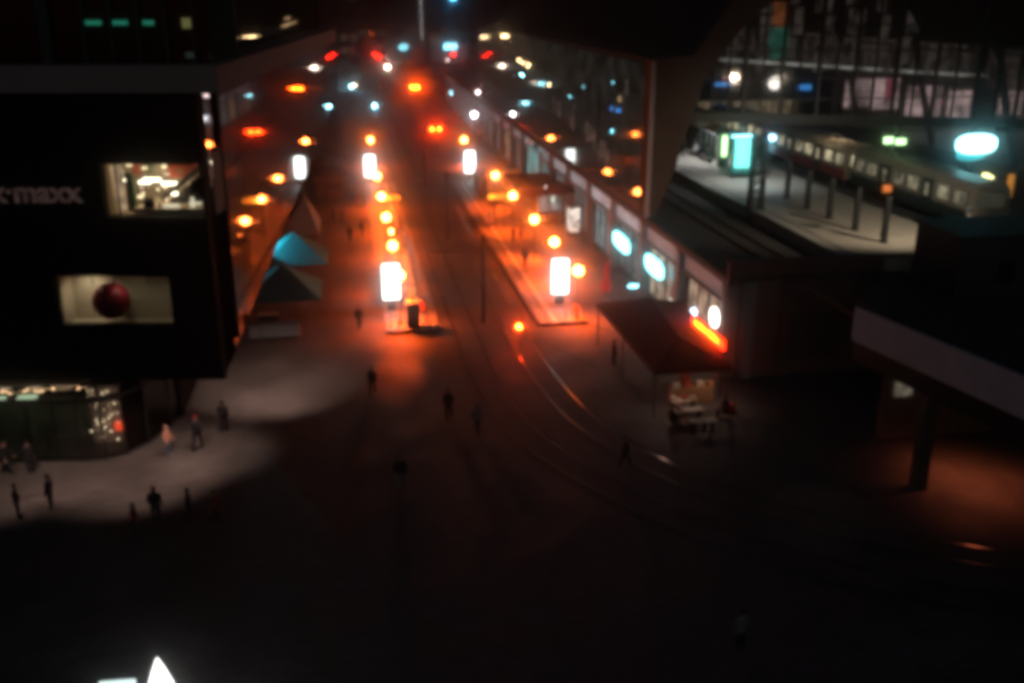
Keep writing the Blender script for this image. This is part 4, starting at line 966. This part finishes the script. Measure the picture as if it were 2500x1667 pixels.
# ---- trains
def car(name, lb, x, y, z, rz, L=17, red=False, lit=True, endlit=1.1, grp='yellow cream suburban train cars'):
    t = thing(name, lb, 'train', (x, y, z), rz, grp)
    W_, h = 3.0, 3.0; sec = [(-W_/2, .45), (W_/2, .45), (W_/2 + .04, 1.6), (W_/2 - .05, 2.7), (W_/2 - .45, 3.25), (0, 3.45), (-W_/2 + .45, 3.25), (-W_/2 + .05, 2.7), (-W_/2 - .04, 1.6)]
    n = len(sec); b = MB(); b.add([(a, -L/2, c) for a, c in sec] + [(a, L/2, c) for a, c in sec], [tuple(range(n))[::-1], tuple(range(n, 2*n))] + [(i, (i+1) % n, n+(i+1) % n, n+i) for i in range(n)])
    b.build('body', M['trainred'] if red else M['cream'], t)
    MB().box(0, 0, .44, W_ + .1, L - .2, .85).build('skirt', M['trainred'] if (red or y > 80) else M['darkmetal'], t)
    wl = emit('train_window', (1, .86, .55), (.45 if y > 80 else .2) if lit else .04, noise=.9, scale=.9)
    for k in range(8):
        y_ = -L/2 + 1.3 + k*(L - 2.6)/7
        if k in (2, 5):
            d = MB().box(-W_/2 - .03, y_, .6, .08, 1.4, 2.15).build('door', M['darkmetal'], t)
            MB().box(-W_/2 - .08, y_, 1.5, .03, .45, .9).build('door_window', wl, d)
        else: MB().box(-W_/2 - .03, y_, 1.65, .06, 1.25, .85).build('window', wl, t)
    MB().box(0, -L/2 - .02, 1.6, 2.1, .06, .95).build('end_window', emit('end_win', (1, .9, .6), endlit if lit else .05), t)
    for k in (-.32, .32):
        for q in (-.9, .9):
            for sx in (-.68, .68): MB().tube((sx - .07, k*L + q, .2), (sx + .07, k*L + q, .2), .42, n=12).build('wheel', M['darkmetal'], t)
    MB().box(0, 0, 3.42, .9, L*.4, .15).build('roof_unit', M['greymetal'], t)
    return t
car('train_car', 'cream train car with lit windows nearest the right of the platform', 43.9, 71.0, 6.55, 0, endlit=.03)
car('train_car', 'cream train car behind, inside the hall opening with red skirt', 43.9, 89.0, 6.55, 0)
car('red_train_car', 'red train car deep inside the hall', 43.9, 107.0, 6.55, 0, red=True, grp='red train cars')
car('red_train_car', 'dark red train car standing at the next track in the hall', 39.9, 118, 6.55, 0, red=True, lit=False, grp='red train cars')
for x in (25.6, 27.1, 43.2, 44.6, 40.0, 41.4, 48.4, 49.9): struct(MB().box(x, 130, 6.26, .08, 180, .14).build('railway_track', mat('rusty_rail', (.09, .06, .045), .75)))
# dark relay building at the platform end
t = thing('signal_cabin', 'dark flat-roofed railway cabin at the near end of the raised platform', 'building', (38.9, 50.2, 6.25))
MB().box(0, 0, 0, 13, 4.4, 3.4).build('wall', mat('cabin_wall', (.035, .035, .035), .8), t); MB().box(0, 0, 3.4, 13.4, 4.8, .2).build('roof', M['roofdark'], t)
for x in (-3.6, -1.2, 3): MB().box(x, -2.22, .9, 1.0, .06, 1.1).build('window', M['black'], t)
for i, (x, y, h, lb) in enumerate([(37.6, 55.5, 3.2, 'short grey relay post behind the dark railway cabin'), (40.8, 55.8, 2.6, 'second short grey relay post behind the dark railway cabin')]):
    t = thing('relay_post', lb, 'post', (x, y, 6.25), 0, 'relay posts'); MB().box(0, 0, 0, .22, .22, h).build('shaft', M['white'], t); MB().box(0, 0, h, .4, .3, .25).build('cap', M['greymetal'], t)

# ================================================================ BRIDGE bottom right
t = thing('railway_bridge', 'railway bridge with pale grey parapet band at lower right', 'bridge', (24, 42, 0))
def BR(mb, name, m, **k):
    mb.v = [(x - 24, y - 42, z) for x, y, z in mb.v]; return mb.build(name, m, t, **k)
BR(MB().prism([(30.6, 54.3), (23.7, 42.3), (27.2, 25), (29, 10), (70, 10), (70, 54.3)], 5.4, 6.22), 'deck', M['ballast'])
BR(MB().wall((23.5, 42.3), (27.0, 25), 6.42, 8.05, .18), 'parapet_band', mat('parapet_paint', (.5, .5, .58), .8, noise=.3, scale=.8))
wl_ = thing('wall_lamp', 'small shaded lamp on an arm at the viaduct end lighting the parapet band', 'lamp', (21.6, 54.2, 6.1))
MB().tube((0, 0, 0), (-.6, -2.4, .7), .04).build('arm', M['darkmetal'], wl_); MB().box(-.6, -2.4, .65, .3, .3, .18).build('head', M['darkmetal'], wl_)
spot('lamp_beam', wl_, (-.6, -2.6, .6), (3.6, -20, 1.0), 260, (.85, .87, 1), 46, .9)  # lamp added only to brighten the parapet band
BR(MB().wall((23.65, 42.3), (27.15, 25), 5.4, 6.4, .5), 'girder', M['darkmetal'])
for (x, y) in ((25.2, 39.0),): BR(MB().box(x + .7, y, 0, .6, .6, 5.4), 'column', M['archstone'])
BR(MB().prism([(27.0, 44.5), (44, 44.5), (44, 45), (27, 45)], 0, 5.4), 'underpass_wall', M['brick'])
uw = emit('underpass_window', (.9, .76, .55), .12, noise=.5)
for x in (27.9, 30.1, 32.3, 34.5): BR(MB().box(x, 44.4, 2.4, 1.0, .08, 2.0), 'lit_window', uw)
spot('underpass_beam', t, (5.4, -3.0, 3.0), (5.2, -3.2, 0), 360, (1, .2, .08), 140, 1, .3)
spot('underpass_beam', t, (4.3, -1.2, 2.6), (4.1, -1.3, 0), 120, (1, .2, .08), 140, 1, .3)
spot('street_beam', t, (-1.6, -1.5, 6.0), (-3.6, -4.0, 0), 22, (1, .62, .5), 48, .8)
# abutment front with pilasters on viaduct end
D(MB().box(43, 54.6, 6.25, 42, .3, 1.0), 'end_parapet', M['brick']); D(MB().box(23.3, 54.2, 0, .7, .4, 6.0), 'end_pilaster', M['concrete']); D(MB().box(25.6, 54.2, 0, .5, .4, 6.0), 'end_pilaster', M['brick'])  # end parapet added to stop light spilling past the viaduct end
D(MB().box(27.6, 54.3, 1.0, 3.6, .15, 2.8), 'end_panel', M['archstone'])

# ================================================================ CITY behind the hall (right)
def tower(name, lb, x, y, w_, d_, h, m, wm=None, nx=6, nz=5, wz0=2, rz=0, prob=.5, seed=1, cat='building', ww=.55, wh=.5):
    t = thing(name, lb, cat, (x, y, 0), rz); MB().box(0, 0, 0, w_, d_, h).build('wall', m, t)
    MB().box(0, 0, h, w_ + .6, d_ + .6, .5).build('roof', M['roofdark'], t)
    rr = random.Random(seed); cwid = w_/nx; ch = (h - wz0 - 1)/nz
    for i in range(nx):
        for j in range(nz):
            lit = rr.random() < prob
            MB().box(-w_/2 + cwid*(i + .5), -d_/2 - .04, wz0 + ch*(j + .25), cwid*ww*1.2, .08, ch*wh).build('window', (wm if lit and wm else M['mirrorglass']), t)
    return t
dark = mat('dark_facade', (.04, .038, .036), .8, noise=.2, scale=.3)
t = thing('lit_pavilion', 'long low mall front with bright pinkish windows seen through the hall', 'building', (101, 166, 0))
MB().box(0, 0, 0, 46, 12, 11.5).build('wall', dark, t)
MB().box(0, -.5, 11.5, 48, 13, .6).build('roof', M['roofdark'], t)
for k, (x, w_, z0, z1) in enumerate([(-16.2, 4.6, 4.4, 9.1), (-10.6, 5.4, 4.0, 9.0), (-4.0, 6.4, 1.6, 7.6), (3.0, 5.0, .8, 6.8), (12.2, 4.4, 2.6, 6.6), (19.0, 5.5, .6, 7.0)]):
    w0 = MB().box(x, -6.05, z0, w_, .1, z1 - z0).build('window', M['pinklit'], t)
    f = MB().box(x, -6.13, (z0+z1)/2, w_, .06, .12)
    for j in range(3): f.box(x - w_/2 + (j+.5)*w_/3, -6.13, z0, .12, .06, z1 - z0)
    f.build('frame', M['darkmetal'], w0)
for x, z_, m, s in [(-10.8, 5.5, 'pinkneon', (1.2, 3.4)), (-.6, 4.6, 'pinkneon', (1.0, .5)), (5.2, 4.0, 'pinkneon', (.8, 1.6)), (17.6, 4.0, 'pinkneon', (5, .5))]: MB().box(x, -6.2, z_, s[0], .05, s[1]).build('neon_panel', emit('pn', (1, .14, .28), .35, noise=.4), t)
text('neon_lettering', 'SALE', 1.3, M['bluewhite'] if 0 else emit('pale_letters', (.8, .75, 1), 1.0), t, (15.5, -6.3, 3.6), (R(90), 0, 0), .03)
t = thing('lit_arcade', 'row of dim cream arcade windows low behind the hall', 'building', (55, 138, 0))
MB().box(0, 0, 0, 15, 8, 10).build('wall', dark, t); MB().box(0, 0, 10, 15.6, 9, .5).build('roof', M['roofdark'], t)
cr = emit('arcade_cream', (1, .8, .52), .3, noise=.7, scale=.8)
for k in range(6): 
    for z_ in (4.2, 6.6): MB().box(-6.2 + k*2.5, -4.06, z_, 2.2, .1, 1.7).build('window', cr, t)
tower('office_block', 'dim office block high behind the station hall at left', 62, 190, 30, 14, 34, dark, emit('dimoff', (.8, .7, .6), .03, noise=.5), 8, 9, 6, 0, .5, 4)
tower('office_block', 'dim office block high behind the station hall at right', 118, 205, 50, 14, 40, dark, emit('dimoff2', (.8, .62, .62), .03, noise=.5), 12, 10, 6, 0, .5, 5)
# signs on masts at right
def masts(name, lb, x, y, z_, parts, zb=6.25):
    t = thing(name, lb, 'sign', (x, y, zb)); MB().tube((0, .3, 0), (0, .3, z_ - zb), .09).build('post', M['darkmetal'], t)
    for nm, mb, m in parts: mb.v = [(a, b_, c + z_ - zb) for a, b_, c in mb.v]; mb.build(nm, m, t)
def ovalmesh(hl_, hh_, y0, y1, n=28, e=.75, cx=0, cz=0):
    r = []
    for i in range(n):
        a = 2*math.pi*i/n; c, q = math.cos(a), math.sin(a)
        r.append((cx + hl_*math.copysign(abs(c)**e, c), cz + hh_*math.copysign(abs(q)**e, q)))
    return MB().add([(p, y0, q) for p, q in r] + [(p, y1, q) for p, q in r], [tuple(range(n)), tuple(range(n, 2*n))[::-1]] + [(i, n+i, n+(i+1) % n, (i+1) % n) for i in range(n)])
masts('cyan_sign', 'huge glowing cyan white sign at the right edge over the tracks', 47.2, 70, 11.1, [('lit_face', ovalmesh(1.65, .72, -.14, 0, cz=.3), emit('cyan_sign_face', (.35, .93, 1), 7)), ('lower_face', ovalmesh(1.2, .5, -.1, .02, cx=-.35, cz=-.42), emit('cyan_low', (.03, .6, .65), 1.0)), ('backbox', ovalmesh(1.75, .8, .03, .2, cz=.3), M['darkmetal'])])
masts('yellow_sign', 'yellow green glowing sign below the huge cyan sign', 48.3, 70, 8.8, [('lit_face', MB().box(0, 0, -.15, 1.5, .15, .28).box(.1, 0, .13, .5, .15, .2), M['yellowsign'])])
masts('green_double_sign', 'two green lit panels above the cream train', 42.9, 74, 11.0, [('lit_face', MB().box(-.6, 0, .0, .75, .1, .5), M['greensign']), ('second_face', MB().box(.45, 0, -.1, .85, .1, .45), M['greensign'])])
masts('orange_banner', 'upright orange lit banner at the right edge beside the yellow sign', 50.6, 70, 8.2, [('lit_face', MB().box(0, 0, -1.0, .5, .1, 1.8), emit('obanner', (1, .4, .06), .5))])
t = thing('clock_lamp', 'round white clock-like lamp seen through the hall gable', 'lamp', (52.6, 120, 6.25)); MB().tube((0, 0, 0), (0, 0, 5), .1).build('post', M['darkmetal'], t); MB().tube((0, -.1, 5.6), (0, .1, 5.6), .8, n=24).build('lit_face', emit('clockface', (1, .98, .93), 5), t)
sml = [(43.9+2, 120, 11.6, 'blue', (2.4, .4), 'blue lit strip sign low in the gable, left of the clock lamp'), (56.5, 120, 11.0, 'blue', (1.8, .6), 'blue lit strip sign right of the clock lamp'), (46.0, 118, 12.6, 'pinkneon', (1.8, .12), 'thin pink white tube sign at the left of the gable')]
for x, y, z_, m, s, lb in sml:
    t = thing('strip_sign', lb, 'sign', (x, y, z_), 0, 'strip signs behind the gable'); MB().box(0, 0, 0, s[0], .08, s[1]).build('lit_face', M[m], t); MB().box(0, .1, -.1, s[0] + .1, .1, s[1] + .2).build('backing', M['darkmetal'], t); MB().tube((0, .15, -z_ + 6.3), (0, .15, 0), .06).build('post', M['darkmetal'], t)
t = thing('red_letter_sign', 'small red letters on a dark front in the middle of the gable', 'sign', (68.5, 133.0, 12.4)); MB().box(0, 0, 0, 3.4, .15, 1.0).build('backing', M['darkmetal'], t); text('lettering', 'C&A' if 0 else 'RIO', .9, emit('redlet', (1, .01, .01), 1.2), t, (-1.0, -.12, .15), (R(90), 0, 0), .03)

# vehicles beyond
def vehicle(x, y, rz, lb, c=(.08, .08, .09), tail=True, grp='cars with red tail lights', sc_=1.0, front=None):
    t = thing('parked_car', lb, 'car', (x, y, 0), rz, grp)
    sec = [(-2.1, .35), (2.1, .35), (2.15, .75), (1.95, .95), (1.1, 1.0), (.5, 1.45), (-1.3, 1.48), (-1.95, 1.0), (-2.15, .9)]
    n = len(sec); b = MB(); b.add([(-.85, a, c_) for a, c_ in sec] + [(.85, a, c_) for a, c_ in sec], [tuple(range(n)), tuple(range(n, 2*n))[::-1]] + [(i, n+i, n+(i+1) % n, (i+1) % n) for i in range(n)])
    b.build('body', mat('car_paint', c, .3, .3, noise=.05), t, bevel=.05)
    MB().hexa([(-.75, -1.99, .99), (.75, -1.99, .99), (.7, -1.38, 1.44), (-.7, -1.38, 1.44), (-.75, -2.01, 1.01), (.75, -2.01, 1.01), (.7, -1.4, 1.46), (-.7, -1.4, 1.46)]).build('rear_window', M['mirrorglass'], t)
    for sx in (-.87, .87):
        for sy in (-1.3, 1.35): MB().tube((sx - .1, sy, .32), (sx + .1, sy, .32), .32, n=14).build('wheel', M['darkmetal'], t)
    for sx in (-.62, .62): MB().tube((sx, -2.14, .78), (sx, -2.2, .78), .36, n=16).build('tail_light', front or M['red_tail'], t)
    MB().box(0, -2.16, .45, .5, .03, .12).build('number_plate', M['white'], t)
    return t
vehicle(15.4, 173.5, 0, 'car with wide red tail lights leaving along the road at right')
vehicle(17.9, 256, 0, 'far car with orange red tail lights on the road centre', front=emit('tail2', (1, .07, .003), 330))
def light(x, y, z_, m, r, lb, nm='street_light', cat='street lamp', sx=1, grp='distant street lights'):
    t = thing(nm, lb, cat, (x, y, 0), 0, grp); MB().tube((0, 0, 0), (0, 0, max(.3, z_ - r*.5)), .09).build('post', M['darkmetal'], t)
    MB().ball(0, 0, z_, r, .9, 12).build('head', m, t, True)
EM = lambda c, s: emit('distant_head', c, s)
cyl = (.3, .85, 1)
for x, y, z_, c, s, r, lb in [
    (6.6, 210, .9, cyl, 60, .32, 'cyan distant light in the middle of the street'),
    (6.4, 200, 3.0, (.85, .95, 1), 0.5, .1, 'tiny pale distant light above the cyan one'),
    (2.2, 215, 4.4, cyl, 60, .3, 'cyan distant light left of the street centre'),
    (9.9, 220, 7.8, (1, .78, .62), 70, .36, 'warm white round distant light near the street centre'),
    (3.0, 220, 4.2, (1, .7, .45), 25, .22, 'small warm distant light below the left cyan one'),
    (2.6, 300, 10.7, (1, .7, .36), 60, .42, 'golden distant light at the end of the ledge'),
    (19.2, 150, 5.4, (.95, .93, 1), 55, .3, 'white distant light left of the viaduct above a light column'),
    (22.4, 170, 6.8, (1, .75, .75), 30, .2, 'small pinkish distant light above the white one by the viaduct'),
    (23.0, 215, 2.7, cyl, 45, .3, 'upper cyan distant light at the viaduct end'),
    (23.9, 212, 1.9, cyl, 55, .3, 'lower cyan distant light at the viaduct end'),
    (3.6, 260, 9.6, (1, .01, .003), 60, .28, 'small red distant light at the far left of the street'),
    (8.4, 250, 8.8, (1, .01, .003), 60, .26, 'small red distant light, upper of the close pair'),
    (9.4, 250, 8.1, (1, .01, .003), 60, .26, 'small red distant light, lower of the close pair'),
    (26.0, 240, 9.2, (1, .01, .003), 60, .28, 'small red distant light beside the cyan text sign'),
    (23.4, 225, 5.6, (1, .01, .003), 40, .22, 'small red distant light above the cyan pair'),
    (24.6, 240, 8.0, (1, .8, .7), 20, .16, 'tiny warm distant light below the right red one'),
    (22.6, 160, 21.2, (1, .9, .75), .3, .05, 'faint pin light high on the far skyline')]:
    light(x, y, z_, EM(c, s), r, lb)
# far buildings
fd = mat('far_dark_facade', (.03, .026, .026), .85, noise=.3, scale=.1)
wdim = emit('far_window', (1, .55, .4), .05, noise=.6)
tower('far_building', 'dark far building left of the street end', -6, 262, 22, 14, 15, fd, wdim, 9, 4, 2, 0, .25, 1)
tower('far_building', 'dark far building closing the street end with faint windows', 13, 320, 26, 14, 14, fd, wdim, 9, 4, 2, 0, .3, 2)
tower('far_building', 'dark far building right of the street end behind the cyan sign', 36, 270, 18, 16, 13.5, fd, wdim, 7, 4, 2, 0, .35, 3)
tower('far_building', 'tall dark far block behind the street end at left', -10, 350, 40, 20, 34, fd, wdim, 12, 9, 3, 0, .12, 6)
t = thing('text_sign', 'glowing cyan sign with upright bars on the far building', 'sign', (26.6, 251.5, 0))
MB().tube((0, .3, 0), (0, .3, 9.6), .15).build('post', M['darkmetal'], t); MB().box(0, .1, 9.5, 3.4, .15, 1.8).build('board', mat('blueb', (.02, .05, .1)), t)
for k in range(6): MB().box(-1.35 + .54*k, 0, 9.7, .3, .06, 1.4).build('lit_bar', emit('cyanbar', (.25, .8, 1), 8), t)
t = thing('round_far_sign', 'cyan lit sign on a dim pinkish gabled front at the street end', 'sign', (15.6, 257, 0))
MB().tube((0, .2, 0), (0, .2, 9.6), .12).build('post', M['darkmetal'], t); MB().box(0, 0, 9.5, 1.8, .1, .25).box(0, 0, 10.0, 2.0, .1, .25).box(.1, 0, 10.5, 1.7, .1, .2).build('lit_bar', emit('cybar', (.25, .85, 1), 5), t)
t = thing('far_gable_house', 'dim pinkish gabled front under the far cyan sign', 'building', (16.8, 275, 0))
MB().prism([(-3, -3), (4, -3), (4, 3), (-3, 3)], 0, 11).build('wall', mat('gh', (.12, .08, .08)), t); MB().add([(-3.5, -3.3, 11), (4.5, -3.3, 11), (.5, -3.3, 12.6), (-3.5, 3.3, 11), (4.5, 3.3, 11), (.5, 3.3, 12.6)], [(0, 1, 2), (3, 5, 4), (0, 2, 5, 3), (1, 4, 5, 2), (0, 3, 4, 1)]).build('roof', mat('gr', (.2, .12, .13)), t)
MB().box(.5, -3.05, 8.6, 5, .1, 1.6).build('window_band', emit('ghw', (.7, .55, .55), .05), t)
t = thing('lit_mast', 'far tower with a vertical string of white lights at the top', 'tower', (23.6, 300, 0))
MB().box(0, 1.2, 0, 3.2, 2, 34).build('shaft', fd, t)
for k in range(11): MB().box(0, .1, 10.2 + k*1.35, .16, .1, .8 if k % 2 else .5).build('light', emit('mastlight', (.95, 1, .97), 2.4 + (k > 6)*.0), t)
t = thing('row_of_lit_facades', 'low far facade with warm vertical light streaks right of the lit tower', 'building', (28.6, 292, 0))
MB().box(0, 0, 0, 8, 6, 12.6).build('wall', fd, t)
for k, x in enumerate((-3.4, -2.6, -1.2, .4, 1.9, 3.2)): MB().box(x, -3.05, 9.6 - .2*k, .14, .06, 1.8).build('light_streak', emit('streak', (1, .66, .4), .5), t)
t = thing('blue_top_light', 'blue glowing light at the very top edge above the street', 'lamp', (31.6, 290, 0)); MB().tube((0, 0, 0), (0, 0, 20.8), .2).build('post', M['darkmetal'], t); MB().ball(0, 0, 21.3, .8, .7).build('head', emit('bluetop', (.1, .55, 1), 14), t, True)
t = thing('footbridge', 'dark bridge crossing the street far away', 'bridge', (10, 245, 0)); MB().box(0, 0, 6.2, 60, 4, .9).build('deck', fd, t)
for x in (-14, 0, 14): MB().box(x, 0, 0, 1, 3, 6.2).build('pier', fd, t)

# ================================================================ HAZE
hz = MB().box(60, 170, -1, 420, 370, 78).build('haze', None if 0 else bpy.data.materials.new('night_mist'))
hm = hz.data.materials[0]; hm.use_nodes = True; N = hm.node_tree.nodes; Lk = hm.node_tree.links
for n_ in list(N):
    if n_.type == 'BSDF_PRINCIPLED': N.remove(n_)
pv = N.new('ShaderNodeVolumePrincipled'); pv.inputs['Density'].default_value = .0032; pv.inputs['Anisotropy'].default_value = .988
pv.inputs['Color'].default_value = (.95, .95, .95, 1)
Lk.new(pv.outputs[0], [n_ for n_ in N if n_.type == 'OUTPUT_MATERIAL'][0].inputs['Volume'])
hz['kind'] = 'stuff'; hz['label'] = 'thin night mist over the square'
